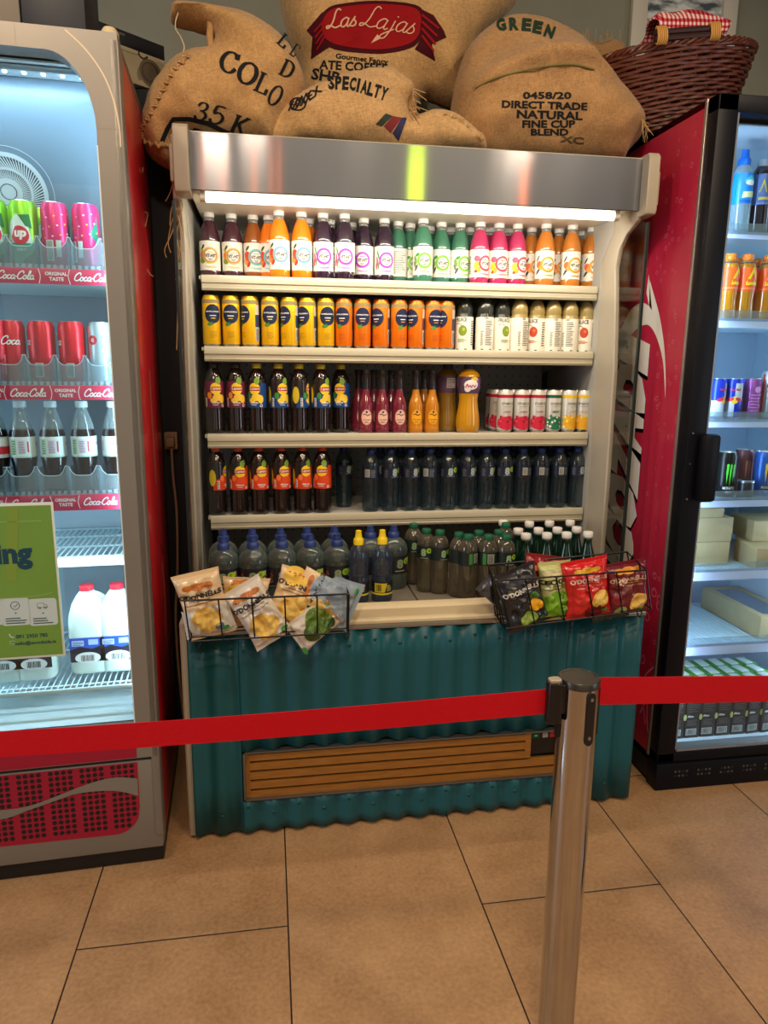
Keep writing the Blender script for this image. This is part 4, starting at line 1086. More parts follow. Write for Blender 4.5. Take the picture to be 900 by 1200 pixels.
# --- slim tea cans
def slim(topc, splash, dots, word):
    A = Art(); r = .0285
    A.rect(-PI*r, PI*r, .123, .134, K(topc), 1); A.text('SYNERCHI', 0, .103, K((50, 50, 50)), w=.046, h=.009, bold=.0, layer=2).rect(-.014, .014, .092, .0935, K((150, 150, 146)), 2)
    A.text(word, .0, .074, K(splash), w=.028, bold=.03, layer=2)
    rnd = random.Random(sum(splash))
    A.disc(0, .034, .040, K(splash), 1, ry=.024)
    for i in range(40): A.disc(-.04+.08*rnd.random(), .016+.045*rnd.random(), .002+.0035*rnd.random(), K(rnd.choice(dots)), 2, n=8)
    return can('slim_can', r, .150, mat('slim_white', (222, 222, 216), .3, .4), A)
sr = slim((176, 30, 60), (200, 34, 66), [(200, 34, 66), (226, 80, 100), (150, 20, 50)], 'RASPBERRY'); sg = slim((30, 90, 66), (34, 110, 80), [(30, 100, 70), (240, 240, 236), (60, 140, 100)], 'MINT'); sy = slim((236, 196, 40), (226, 172, 40), [(240, 210, 60), (226, 160, 30), (250, 230, 120)], 'GINGER')
for i, (px, kk, c, rz) in enumerate(((590.5, sr, 'first red', .1), (609.5, sr, 'second red', .05), (628.5, sr, 'third red', .1), (646.5, sg, 'only green', .1), (664.5, sy, 'left yellow', .35), (682.5, sy, 'right yellow', -.4))):
    kk.put((at_y(px, 503, .495).x, .495, SH[2]), rz, 'white slim tea can, the %s topped one in the front row' % c, 'slim tea cans on the third shelf')
n = 0
for Y, pxs in ((.557, (581.5, 600, 619, 637, 655.5, 674)), (.62, (577, 592, 611, 629, 647, 664))):
    n += 1; lim = (1e9)
    for i, px in enumerate(pxs):
        kk = sr if i < 3 else sg if i == 3 else sy
        kk.put((at_y(px, 497, Y).x, Y, SH[2]), .3*i, 'slim tea can half hidden in the %s row, %s from the left' % (('second', 'third')[n-1], ORD[i+1]), 'slim tea cans on the third shelf')
# --- flavoured water bottles with a dark figure eight label
pet = clear('pet_teal', (186, 200, 206), (70, 92, 104), .14, .05, .5)
def eight(A, x, z, s, c, lime=True):
    A.text('8', x, z, K(c), h=s, bold=.05, layer=2)
    if lime: A.disc(x+s*.72, z+s*.22, s*.34, K((150, 190, 40)), 2).disc(x+s*.72, z+s*.22, s*.16, K((90, 130, 40)), 3)
def water(back=False):
    body = [(0, .004), (.018, 0), (.026, .001), (.0295, .008), (.0305, .016), (.0292, .022), (.0305, .03), (.0290, .038), (.0300, .048), (.0284, .058), (.0298, .068), (.0284, .078), (.0298, .09), (.0286, .1), (.0303, .112), (.0306, .118), (.0306, .16), (.0296, .172), (.025, .186), (.0165, .199), (.013, .204)]
    A = Art()
    if back: A.rect(-.016, .002, .125, .152, K((186, 186, 180)), 2).bars(-.014, 0, .127, .15, ink, 7, 3).bars(.006, .026, .124, .152, K((110, 120, 130)), 6, 2, False)
    else: eight(A, -.002, .140, .028, (160, 176, 176)); A.rect(-.016, .014, .1235, .1255, K((120, 132, 140)), 2).bars(-.04, -.026, .124, .152, K((90, 100, 110)), 6, 2, False)
    return product('water_bottle', 'bottle', body, pet, ([(.0309, .119), (.0309, .158)], A, mat('water_label', (26, 32, 52), .35), 'label'), ring_cap(.0150, .203, .018), capm((30, 50, 110)))
w1, w2 = water(), water(True)
wx = (434, 456.5, 480, 502, 524, 546, 567.5, 589, 610, 631, 652, 673)
wr = (1, 0, 0, 1, 0, 0, 0, 0, 1, 1, 1, 0); wrot = (-.3, .5, .55, -.4, .1, .5, .55, .1, .2, 0, .15, .3)
for i, px in enumerate(wx):
    (w2 if wr[i] else w1).put((at_y(px, 600, .49).x, .49, SH[3]), wrot[i], 'clear flavoured water bottle with dark label, %s from the left in the front row' % ORD[i+1], 'flavoured water bottles on the fourth shelf')
w1.put((at_y(403, 590, .585).x, .585, SH[3]), .6, 'clear water bottle set back beside the last peach tea bottle', 'flavoured water bottles on the fourth shelf')
for i in range(11): w1.put((at_y((wx[i]+wx[i+1])/2, 594, .575).x, .575, SH[3]), .5*i, 'clear flavoured water bottle with dark label, %s from the left in second row' % ORD[i+1], 'flavoured water bottles on the fourth shelf')
# --- large sport cap bottles on the deck
DZ = .668
petg = clear('pet_grey', (192, 204, 196), (110, 126, 122), .24, .05, .6)
def sport_cap(r, z, m1):
    return [(r*1.05, z), (r*1.05, z+.016), (r*.9, z+.02), (r*.72, z+.024), (r*.7, z+.032), (r*.62, z+.036), (r*.62, z+.044), (r*.3, z+.046), (0, z+.046)]
body = [(0, .005), (.03, 0), (.042, .002), (.047, .012), (.048, .03), (.046, .04), (.048, .05), (.046, .06), (.048, .07), (.048, .125), (.0475, .140), (.0485, .146), (.0475, .154), (.044, .168), (.036, .181), (.024, .191), (.0165, .196)]
A = Art(); eight(A, -.004, .102, .036, (130, 146, 110)); A.disc(.030, .112, .010, K((170, 200, 50)), 3); A.rect(-.022, .014, .073, .0765, K((170, 150, 120)), 2)
for i in range(12): A.disc(.034+.012*((i*7) % 5)/5, .075+.004*i, .003, K(((190, 80, 60), (90, 150, 70), (220, 210, 190))[i % 3]), 2, n=8)
for i in range(10): A.disc(-.044+.010*((i*7) % 5)/5, .075+.004*i, .003, K(((150, 40, 50), (80, 130, 60), (180, 60, 60))[i % 3]), 2, n=8)
big = product('sport_water_bottle', 'bottle', body, petg, ([(.0486, .064), (.0486, .132)], A, mat('sport_label', (30, 32, 44), .35), 'label'), sport_cap(.0185, .194, None), capm((36, 58, 120)), 28)
for ch_ in big.root.children: ch_.data.transform(Matrix.Diagonal((1, 1, .89, 1)))
BX = (262, 296.7, 330.5, 363.5, 395)
BY = .235
for i, px in enumerate(BX): big.put((at_y(px, 650, BY).x, BY, DZ), .05, 'large navy capped sport water bottle, %s from left in the front deck row' % ORD[i+1], 'large navy capped water bottles on the deck')
for i, px in enumerate((262, 296, 329, 360, 392)): big.put((at_y(px, 640, .34).x, .34, DZ), .3, 'large navy capped water bottle standing behind the %s front one' % ORD[i+1], 'large navy capped water bottles on the deck')
# yellow capped sport bottles
pety = clear('pet_blue', (178, 190, 206), (80, 98, 124), .2, .05, .6)
body = [(0, .004), (.024, 0), (.031, .003), (.0335, .012), (.0335, .022), (.033, .026), (.033, .070), (.0335, .074), (.030, .082), (.0300, .088), (.0325, .095), (.0295, .104), (.0325, .113), (.0295, .122), (.0325, .131), (.032, .145), (.0285, .165), (.020, .182), (.015, .188)]
A = Art().rect(-.06, .06, .034, .066, K((28, 28, 34)), 1).poly([(-.03, .036), (.004, .036), (.012, .066), (-.03, .066)], K((210, 190, 40)), 2)
A.bars(-.024, -.004, .04, .062, K((40, 40, 36)), 4, 3).bars(.01, .028, .04, .062, K((210, 200, 120)), 4, 3, False).rect(-.06, .06, .028, .0335, K((226, 206, 60)), 1)
ykind = product('energy_water_bottle', 'bottle', body, pety, ([(.0334, .026), (.0334, .072)], A, K((36, 36, 40)), 'label'), [(a_*.93, z-.008) for a_, z in sport_cap(.0165, .196, None)], capm((236, 206, 30)))
for px, lb in ((420, 'left'), (447.5, 'right')): ykind.put((at_y(px, 700, .185).x, .185, DZ), 0 if px > 430 else -.3, 'yellow capped sport water bottle, the %s of the two on the deck' % lb, 'yellow capped bottles on the deck')
for i, px in enumerate((434, 461)): big.put((at_y(px, 655, .33).x, .33, DZ), .4, 'navy capped water bottle in shadow behind the %s yellow capped one' % ('left', 'right')[i], 'large navy capped water bottles on the deck')
# green capped bottles
petb = clear('pet_brown', (200, 192, 172), (120, 114, 96), .24, .05, .6)
def greencap(back):
    body = [(0, .004), (.018, 0), (.027, .002), (.0305, .01), (.0310, .02), (.0300, .035), (.0310, .05), (.0298, .065), (.0308, .08), (.0298, .095), (.031, .11), (.031, .158), (.0298, .168), (.0255, .182), (.017, .193), (.0135, .197)]
    A = Art()
    if back: A.rect(-.004, .018, .124, .155, K((150, 156, 140)), 2).bars(-.002, .016, .126, .153, ink, 7, 3, False).rect(-.02, -.008, .12, .156, K((60, 130, 60)), 2)
    else: eight(A, -.003, .139, .026, (140, 176, 130)); A.rect(-.014, .014, .119, .121, K((150, 160, 150)), 2)
    return product('green_capped_bottle', 'bottle', body, petb, ([(.0313, .116), (.0313, .160)], A, mat('green_label', (26, 38, 40), .35), 'label'), ring_cap(.0155, .196, .017), capm((20, 92, 62)))
g1, g2 = greencap(False), greencap(True)
GG = 'green capped bottles on the deck'
for i, (px, py, kk, rz, lb) in enumerate(((516.5, 697, g1, .3, 'green capped water bottle standing alone, left of the front trio'), (573, 704, g2, -.2, 'green capped bottle at the front showing its back label'),
    (594, 704, g1, .1, 'green capped bottle at the front, next right of the back label one') , (549.5, 704, g2, .5, 'green capped bottle at the front, left end of the front trio'))):
    q = at_z(px, py, DZ); kk.put((q.x, q.y+.03, DZ), rz, lb, GG)
for i, (px, Y, lb) in enumerate(((499, .27, 'green capped bottle just behind and left of the lone front one'), (484, .36, 'green capped bottle in deep shadow, leftmost of its group'), (537, .205, 'green capped bottle in second row, first behind the front trio'), (560, .225, 'green capped bottle in second row, second behind the front trio'), (583, .225, 'green capped bottle in second row, third behind the front trio'))):
    g1.put((at_y(px, 660, Y).x, Y, DZ), .4*i-.4, lb, GG)
# green glass sparkling water, white caps
gg = clear('green_glass', (24, 84, 54), (10, 56, 36), .45, .05, .5)
body = [(0, 0), (.026, 0), (.0295, .004), (.0295, .10), (.028, .115), (.022, .138), (.016, .158), (.0135, .170), (.0135, .182), (.0148, .184), (.0148, .187)]
A = Art().poly([(-.016, .09), (.016, .09), (.016, .13), (.0, .145), (-.016, .13)], K((150, 156, 150)), 1).text('S', 0, .112, K((30, 90, 60)), h=.02, layer=2)
sp = product('sparkling_water_bottle', 'bottle', body, gg, ([(.0299, .04), (.0299, .085)], Art().bars(-.02, .02, .045, .08, K((60, 110, 80)), 4, 2, False), K((190, 196, 186)), 'label'),
             ring_cap(.0165, .190, .017), capm((228, 226, 220)), extra=lambda t: MB().lathe([(.0148, .184), (.0152, .188), (.0148, .191)], clear('collar', (190, 210, 200), alpha=.35), 14).build('collar', t))
GS = 'white capped green glass bottles on the deck'
for i, (px, Y) in enumerate(((615.5, .19), (640, .19), (663, .19), (688, .19))): sp.put((at_y(px, 645, Y).x, Y, DZ), 0, 'green glass water bottle with white cap, %s from the left in the front row' % ORD[i+1], GS)
for i, (px, Y) in enumerate(((606.5, .265), (630, .265), (652, .265), (674.5, .265))): sp.put((at_y(px, 640, Y).x, Y, DZ), .5, 'green glass water bottle with white cap, %s from the left in second row' % ORD[i+1], GS)
for i, (px, Y) in enumerate(((589, .40), (619.5, .37), (643, .37), (667, .37))): sp.put((at_y(px, 630, Y).x, Y, DZ), .9, 'green glass water bottle in shadow, %s from the left in the third row' % ORD[i+1], GS)
g1.put((at_y(604, 660, .30).x-.03, .33, DZ), .5, 'green capped bottle in shadow at the rear, nearest the white capped ones', GG)

# ================================================================= left fridge goods
def inleft(u, back, z): return lw(u, back, z)
A = Art(); r = .033
A.rect(-PI*r, PI*r, .012, .062, K((20, 150, 110)), 1).poly([(-.028, .105), (-.004, .128), (.020, .105), (.03, .06), (-.03, .06)], K((214, 232, 220)), 2).poly([(.0, .125), (.026, .128), (.03, .095), (.015, .10)], K((20, 120, 60)), 3)
A.disc(.0, .078, .022, K((208, 30, 52)), 4).text('up', .002, .078, white, w=.028, bold=.05, shear=.15, layer=5).text('7', -.017, .088, white, h=.022, bold=.05, layer=5).text('ZERO', .002, .044, white, w=.022, layer=3).poly([(.0, .012), (.05, .012), (.05, .06)], K((16, 104, 74)), 2)
up = can('lemon_lime_can', r, .160, mat('can_lime', (138, 206, 20), .3, .3), A)
A = Art().poly([(.025, .085), (.045, .13), (.05, .06)], K((20, 120, 90)), 1).rect(-.03, -.012, .02, .07, K((214, 220, 216)), 1).bars(-.028, -.014, .022, .068, ink, 6, 2).rect(-.006, .006, .03, .07, K((200, 226, 214)), 1)
for i in range(16): A.disc(-.05+.1*((i*37) % 16)/16, .07+.07*((i*23) % 16)/16, .003, K((250, 180, 60) if i % 2 else (250, 200, 216)), 2, n=6, ry=.002)
pk = can('cherry_can', r, .160, mat('can_pink', (222, 44, 110), .3, .3), A)
z = LSH[0]
for u, kk, lb, rz in zip(CAN_U, (up, up, pk, pk), ('lime green soft drink can cut by the left edge, top shelf of left fridge', 'lime green soft drink can with red disc, top shelf of left fridge', 'pink soft drink can beside the lime green can, left fridge top shelf', 'pink soft drink can next to the door edge, left fridge top shelf'), (.1, -.1, .4, -.3)):
    kk.put(inleft(u, .148, z), rz, lb, 'soft drink cans on the left fridge top shelf')
for u, kk, lb in ((CAN_U[0]+.028, up, 'lime green can in the second row behind the left lime can'), (CAN_U[1]+.026, up, 'lime green can in the second row behind the right lime can')): kk.put(inleft(u, .232, z), .5, lb, 'soft drink cans on the left fridge top shelf')
A = Art().word('Coca', .004, .112, white, .050, .13, 2).rect(-.04, -.034, .03, .1, K((240, 150, 150)), 1).text('ORIGINAL TASTE', -.012, .05, K((250, 190, 190)), w=.05, rot=PI/2, layer=2)
A.rect(.036, .056, .02, .056, K((216, 226, 226)), 1).bars(.038, .054, .022, .054, ink, 7, 2).bars(.036, .05, .075, .12, K((150, 20, 30)), 9, 2, False)
co = can('cola_can', r, .160, mat('can_red', (214, 20, 36), .3, .3), A)
A = Art().disc(-.022, .115, .012, K((200, 40, 60)), 1).text('e', -.022, .115, white, h=.01, layer=2).rect(.01, .03, .02, .05, K((236, 240, 240)), 1).bars(.012, .028, .022, .048, ink, 6, 2).bars(.0, .028, .07, .13, K((150, 176, 180)), 9, 2, False).rect(-.05, -.042, .01, .15, K((214, 60, 80)), 1)
dc = can('diet_cola_can', r, .160, mat('can_silver', (190, 210, 214), .3, .6), A)
z = LSH[1]
for u, kk, lb, rz in zip(COKE_U, (co, co, co, dc), ('red cola can with white script lettering, left end of the second shelf', 'red cola can with barcode, left of the two barcode cans', 'red cola can with barcode, next to the silver can', 'silver diet cola can at the door edge of the left fridge'), (.1, -1.45, -1.4, .2)):
    kk.put(inleft(u, .148, z), rz, lb, 'cola cans on the left fridge second shelf')
colab = clear('cola_pet', (52, 26, 18), (30, 14, 12), .42, .05, .5); colan = clear('cola_neck', (206, 222, 224), (200, 222, 226), .2, .05, .6)
def cola(lab, art):
    def ex(t): MB().lathe([(.0280, .170), (.0255, .184), (.0195, .202), (.0150, .216), (.0128, .222), (.0128, .228)], colan, 20).build('neck', t)
    body = [(0, .006), (.016, .001), (.024, .0), (.0285, .006), (.030, .014), (.0285, .03), (.0268, .05), (.0285, .070), (.0315, .090), (.0322, .098), (.0322, .152), (.0312, .158), (.028, .170)]
    return product('cola_bottle', 'bottle', body, colab, ([(.0326, .098), (.0326, .152)], art, lab, 'label'), ring_cap(.0158, .227, .016), capm((206, 226, 230)), extra=ex)
A = Art().rect(-.024, -.012, .105, .146, K((150, 190, 150)), 1).bars(-.023, -.013, .107, .145, K((60, 120, 70)), 6, 2, False).rect(-.006, .012, .108, .144, K((206, 204, 216)), 1).bars(-.004, .011, .11, .142, K((150, 120, 140)), 7, 2, False).rect(.016, .02, .112, .14, K((200, 60, 80)), 1).rect(-.1, .1, .0985, .102, K((170, 210, 190)), 1).text('coke', .058, .134, K((196, 40, 60)), w=.03, bold=.03).disc(.066, .112, .006, K((200, 40, 70)), 1).text('+', .066, .112, white, h=.006, layer=2)
dw = cola(mat('diet_label', (214, 228, 226), .45), A)
A = Art().rect(-.1, .1, .107, .127, K((204, 30, 46)), 1).rect(.006, .03, .13, .148, K((236, 238, 238)), 1)
rw = cola(mat('cola_label', (206, 214, 220), .45), A)
z = LSH[2]
for i, u in enumerate(PET_U):
    (rw if i == 0 else dw).put(inleft(u, .150, z), (.1, .1, .05, 0, -1.5)[i], 'cola bottle with red and white label cut by the left edge' if i == 0 else 'cola bottle with white diet label, %s white labelled one from the left' % ORD[i], 'cola bottles on the left fridge third shelf')
# milk jugs
milkm = mat('milk_plastic', (222, 236, 228), .35, spec=.5, coat=.2); redcap = capm((214, 40, 60))
def milk():
    t = thing('milk_jug', '', 'milk')
    prof = [(.042, 0), (.050, .004), (.052, .012), (.052, .15), (.050, .17), (.042, .20), (.029, .222), (.020, .233), (.017, .238)]
    mb = MB(); seg = 28; V = []; F = []
    def sq(a, r, k): # rounded square section fading to round
        c, s = math.cos(a), math.sin(a); n = 2+2.2*k; q = (abs(c)**n+abs(s)**n)**(-1/n); return r*q*c, r*q*s
    for r, z in prof:
        k = 1 if z < .15 else max(0, 1-(z-.15)/.08)
        for i in range(seg): x, y = sq(2*PI*i/seg, r, k); V.append((x, y, z))
    for j in range(len(prof)-1):
        for i in range(seg): F.append((j*seg+i, j*seg+(i+1) % seg, (j+1)*seg+(i+1) % seg, (j+1)*seg+i))
    F.append(tuple(range(seg-1, -1, -1)))
    mb.mesh(V, F, milkm); mb.build('bottle_body', t, angle=50)
    MB().tube(smooth_line([(.040, .012, .155), (.048, .016, .175), (.046, .014, .2), (.034, .008, .216), (.02, .0, .225)], 4), .0075, milkm, 8).build('handle', t)
    MB().lathe(ring_cap(.0195, .236, .016), redcap, 18).build('cap', t, angle=35)
    A = Art().rect(-.046, .046, .04, .108, K((40, 46, 58)), 1).rect(-.046, .046, .078, .112, K((30, 84, 190)), 2).disc(0, .052, .034, white, 3, ry=.017).bars(-.018, .018, .042, .06, ink, 11, 4).poly([(-.046, .076), (-.02, .086), (.012, .078), (.046, .09), (.046, .07), (-.046, .066)], K((24, 28, 40)), 3)
    A.rect(-.04, -.008, .088, .104, K((190, 206, 226)), 3).rect(.004, .03, .09, .106, K((170, 196, 230)), 3).bars(-.038, -.01, .09, .102, K((60, 90, 150)), 3, 4, False)
    MB().art(A, lambda s, z, e: (s, -.0523-e+.00*abs(s), z), eps=.0003).build('label', t)
    return Kind(t)
mk = milk()
for px, lb in ((105, 'white milk jug with red cap and blue label, right of the green poster, left one'), (140, 'white milk jug with red cap and blue label, against the door edge')):
    u = lf(px, 740, .19).x; mk.put(inleft(u, .195, LRACK), TH, lb, 'milk jugs in the left fridge')
for px, lb in ((47, 'milk jug mostly hidden behind the green poster, right one'), (11, 'milk jug mostly hidden behind the green poster, at left edge')):
    u = lf(px, 790, .17).x; mk.put(inleft(u, .175, LRACK), TH, lb, 'milk jugs in the left fridge')

# ================================================================= right fridge goods
def rput(kk, px, py, Y, z, rz, lb, g): return kk.put((at_y(px, py, Y).x, Y, z), rz, lb, g)
YR = RY+.155
bodyS = [(0, 0), (.026, 0), (.0305, .004), (.031, .012), (.031, .08), (.0315, .085), (.0315, .16), (.030, .172), (.024, .190), (.017, .2)]
A = Art().disc(0, .145, .016, white, 2, ry=.008).poly([(-.024, .10), (.02, .105), (.026, .122), (-.02, .118)], K((216, 226, 170)), 2).rect(-.03, .03, .087, .096, K((16, 90, 200)), 2).poly([(-.02, .15), (.02, .15), (.0, .168)], K((60, 200, 230)), 1)
sb = product('sport_drink_bottle', 'bottle', bodyS, clear('sport_clear', (196, 214, 222), (180, 206, 220), .35), ([(.0319, .084), (.0319, .162), (.0303, .174)], A, mat('sport_blue', (20, 130, 226), .35), 'sleeve'), [(a_, z+.006) for a_, z in sport_cap(.0175, .194, None)], capm((20, 110, 226)))
A = Art().poly([(-.024, .12), (-.012, .16), (.0, .12), (-.004, .12), (-.012, .145), (-.02, .12)], K((190, 180, 60)), 2).disc(.014, .15, .007, K((30, 110, 190)), 2).rect(-.024, .016, .098, .106, K((200, 180, 70)), 2).rect(-.03, .03, .086, .09, K((120, 130, 190)), 1)
dk_ = product('sport_drink_bottle', 'bottle', bodyS, clear('sport_dark', (80, 60, 70), (50, 34, 44), .5), ([(.0319, .084), (.0319, .162), (.0303, .174)], A, mat('sport_slate', (70, 104, 168), .35), 'sleeve'), ring_cap(.018, .199, .02), capm((150, 166, 182)))
z = RSH[0]; G = 'sport drink bottles on the right fridge top shelf'
rput(sb, 866, 255, YR, z, .2, 'bright blue sport drink bottle with blue cap at the door edge', G); rput(dk_, 888, 255, YR, z, 0, 'slate blue labelled bottle of dark drink beside the bright blue one', G); rput(dk_, 912, 255, YR, z, .3, 'slate blue labelled dark drink bottle cut by the right edge', G)
gp = thing('bottle_pusher', 'grey slanted plastic tag standing behind the dark drink bottle', 'shelf tag', at_y(893, 262, YR+.075))
gp.location.z = z
MB().extrude([(-.028, .0), (.012, .0), (.03, .255), (.012, .262), (-.006, .20), (-.028, .19)], 'y', -.002, .002, mat('grey_plastic', (186, 196, 206), .4)).build('tag_plate', gp, bevel=.001)
MB().box(-.03, .014, -.008, .010, 0, .008, mat('grey_plastic', (186, 196, 206), .4)).build('tag_foot', gp)
bodyO = [(0, 0), (.024, 0), (.0295, .004), (.030, .012), (.0285, .04), (.0275, .07), (.029, .09), (.0305, .11), (.0305, .15), (.029, .165), (.022, .182), (.016, .19)]
A = Art().text('Lucozade', 0, .118, K((244, 226, 40)), w=.044, h=.012, shear=.25, bold=.05, layer=3).poly([(-.018, .13), (.0, .168), (.018, .13), (.010, .13), (.0, .150), (-.010, .13)], K((236, 200, 40)), 2).rect(-.1, .1, .1, .104, K((240, 140, 90)), 1)
ob = product('orange_energy_bottle', 'bottle', bodyO, clear('energy_orange', (236, 180, 10), (226, 150, 10), .6), ([(.0298, .094), (.0309, .11), (.0309, .15), (.0295, .166)], A, mat('energy_label', (236, 92, 24), .35), 'sleeve'), ring_cap(.0175, .190, .018), capm((240, 130, 40)), extra=lambda t: MB().lathe([(.0165, .188), (.0185, .184), (.0225, .1825), (.0235, .179)], K((40, 40, 80)), 18).build('collar', t))
z = RSH[1]; G = 'orange energy drink bottles in the right fridge'
for i, (px, lb) in enumerate(((851, 'orange energy drink bottle half hidden by the door frame'), (871, 'orange energy drink bottle, whole one in the middle'), (896, 'orange energy drink bottle at the right edge of the photo'))): rput(ob, px, 355, YR, z, (.4, .15, -.1)[i], lb, G)
for i, px in enumerate((861, 885)): rput(ob, px, 345, YR+.075, z, .6, 'orange energy drink bottle in the second row, %s one' % ('left', 'right')[i], G)
def energycan(name, h, r, base, art): return can(name, r, h, base, art)
A = Art().poly([(-.09, .012), (.0, .012), (.0, .065), (-.09, .065)], K((186, 196, 206)), 1).poly([(.0, .065), (.09, .065), (.09, .12), (.0, .12)], K((186, 196, 206)), 1).disc(0, .066, .012, K((236, 190, 50)), 2).disc(-.014, .068, .012, K((206, 40, 70)), 3, ry=.006, rot=.3).disc(.014, .068, .012, K((206, 40, 70)), 3, ry=.006, rot=-.3).text('Red Bull', 0, .1, K((206, 40, 60)), w=.034, bold=.04, layer=3)
rb = energycan('blue_energy_can', .134, .0265, mat('can_blue', (26, 56, 190), .3, .4), A)
A = Art().bars(-.02, .02, .03, .09, K((196, 120, 200)), 6, 2, False).disc(0, .1, .01, K((214, 150, 214)), 2)
pc = energycan('purple_energy_can', .134, .0265, mat('can_purple', (142, 76, 150), .35, .4), A)
z = RSH[2]; G = 'slim energy cans on the right fridge third shelf'
for px, kk, lb, rz in ((838, rb, 'blue and silver energy can at the door edge, right fridge', .4), (857, rb, 'blue and silver energy can, second from the door edge', -.4), (879, pc, 'purple energy can right of the blue and silver cans', 0), (900, dc, 'silver can cut by the photo edge, right of the purple can', 0)): rput(kk, px, 485, YR-.01, z, rz, lb, G)
for i, (px, kk) in enumerate(((848, rb), (869, rb), (889, pc))): rput(kk, px, 478, YR+.06, z, .8, 'energy can in the second row, %s from the left, right fridge third shelf' % ORD[i+1], G)
claw = [[(-.014, .118), (-.010, .122), (-.006, .118), (-.008, .09), (-.011, .055), (-.014, .09)], [(-.003, .118), (.0, .122), (.004, .118), (.002, .09), (-.001, .045), (-.004, .09)], [(.008, .118), (.012, .122), (.016, .118), (.013, .09), (.010, .06), (.007, .09)]]
def monster(base, cc, tc):
    A = Art()
    for p in claw: A.poly(p, K(cc), 2)
    A.text('MONSTER', 0, .040, K(tc), w=.042, h=.009, bold=.02, layer=2).text('ENERGY', 0, .026, K(tc), w=.024, layer=2)
    return energycan('tall_energy_can', .158, .0325, base, A)
m1 = monster(mat('can_black', (16, 18, 18), .3, .4), (80, 214, 60), (230, 230, 226)); m2 = monster(mat('can_ultra_blue', (44, 96, 186), .3, .4), (236, 200, 60), (226, 220, 120)); m3 = monster(mat('can_rose', (120, 74, 78), .35, .4), (190, 120, 120), (210, 180, 180))
z = RSH[3]; G = 'tall energy cans on the right fridge fourth shelf'
for px, kk, Y, lb, rz in ((848, m1, YR, 'black energy can with green claw mark beside the door handle', -.1), (892, m2, YR, 'blue energy can with yellow claw mark, right fridge', -.05), (868, m3, YR+.07, 'rose brown energy can between the black and blue ones', 0), (829, m1, YR+.03, 'black energy can half hidden behind the door handle', .4)): rput(kk, px, 575, Y, z, rz, lb, G)
MBc = clear('cup_clear', (200, 214, 220), alpha=.3)
t = thing('can_cup', 'short dark can with an open top in front of the rose brown can', 'can', (at_y(873, 575, YR-.02).x, YR-.02, z))
MB().lathe([(.022, 0), (.0255, .004), (.0255, .062), (.024, .064), (.0235, .01), (0, .008)], mat('cup_dark', (40, 42, 48), .3, .5), 20).build('can_body', t)
MB().lathe([(.0262, .058), (.0268, .0645), (.0245, .066)], alum, 20).build('rim', t)
# cardboard boxes
card = noisy(mat('cardboard', (182, 162, 122), .7, spec=.2), 16, .07); cardi = mat('card_edge', (150, 136, 104), .8)
film_ = pane('box_window', (226, 234, 240), 2.0)
def carton(name, label, x0, x1, y0, y1, z0, z1, rz=0, window=False, group=None):
    cx, cy = (x0+x1)/2, y0
    t = thing(name, label, 'box', (cx, cy, z0), rz, group); w = (x1-x0)/2; d = y1-y0; h = z1-z0
    if window:
        mb = MB().box(-w, w, 0, d, 0, h-.003, card, .0015); mb.build('box_base', t)
        MB().box(-w+.02, w-.02, .025, d-.025, h-.0028, h-.0018, mat('window_inside', (150, 160, 166), .6)).build('tray', t)
        mb = MB()
        for b_ in ((-w, w, 0, .03), (-w, w, d-.03, d), (-w, -w+.03, .03, d-.03), (w-.03, w, .03, d-.03)): mb.box(b_[0], b_[1], b_[2], b_[3], h-.003, h, card)
        mb.build('lid', t); MB().box(-w+.025, w-.025, .028, d-.028, h-.0012, h-.0006, film_).build('window_film', t)
    else:
        MB().box(-w, w, 0, d, 0, h*.96, card, .0015).build('box_base', t)
        MB().box(-w-.001, w+.001, -.001, d+.001, h*.30, h, card, .0012).build('lid', t)
    return t
z = RSH[4]
SY = at_z(845, 662, z).y
xa, xb = rx0, at_y(856, 640, SY).x
h1 = (at_y(835, 607, SY).z-z)/2
GB = 'cardboard cake boxes in the right fridge'
carton('cardboard_box', 'cardboard box at the bottom of the stack of two by the door edge', max(xa, rx0+.004), xb-.004, SY, SY+.2, z, z+h1-.001, .0, group=GB)
carton('cardboard_box', 'cardboard box on top of the stack of two by the door edge', max(xa, rx0+.004), xb, SY, SY+.2, z+h1, z+2*h1, .0, group=GB)
carton('paper_label_card', 'white printed card lying on the stacked cardboard boxes', rx0+.01, xb-.04, SY, SY+.1, z+2*h1+.001, z+2*h1+.035, 0)
carton('cardboard_box', 'cardboard box turned at an angle at the right edge, lower one', 1.651, 1.871, .141, .30, z, z+h1*.92, -.17, group=GB)
carton('cardboard_box', 'cardboard box set back on top of the angled one', 1.70, 1.88, .25, .40, z+h1*.925, z+1.8*h1, -.05, group=GB)
z = RSH[5]
carton('cardboard_box', 'shallow cardboard box with a clear window lid on the sixth shelf', 1.733, 1.893, .203, .56, z, z+.082, 0, True, GB)
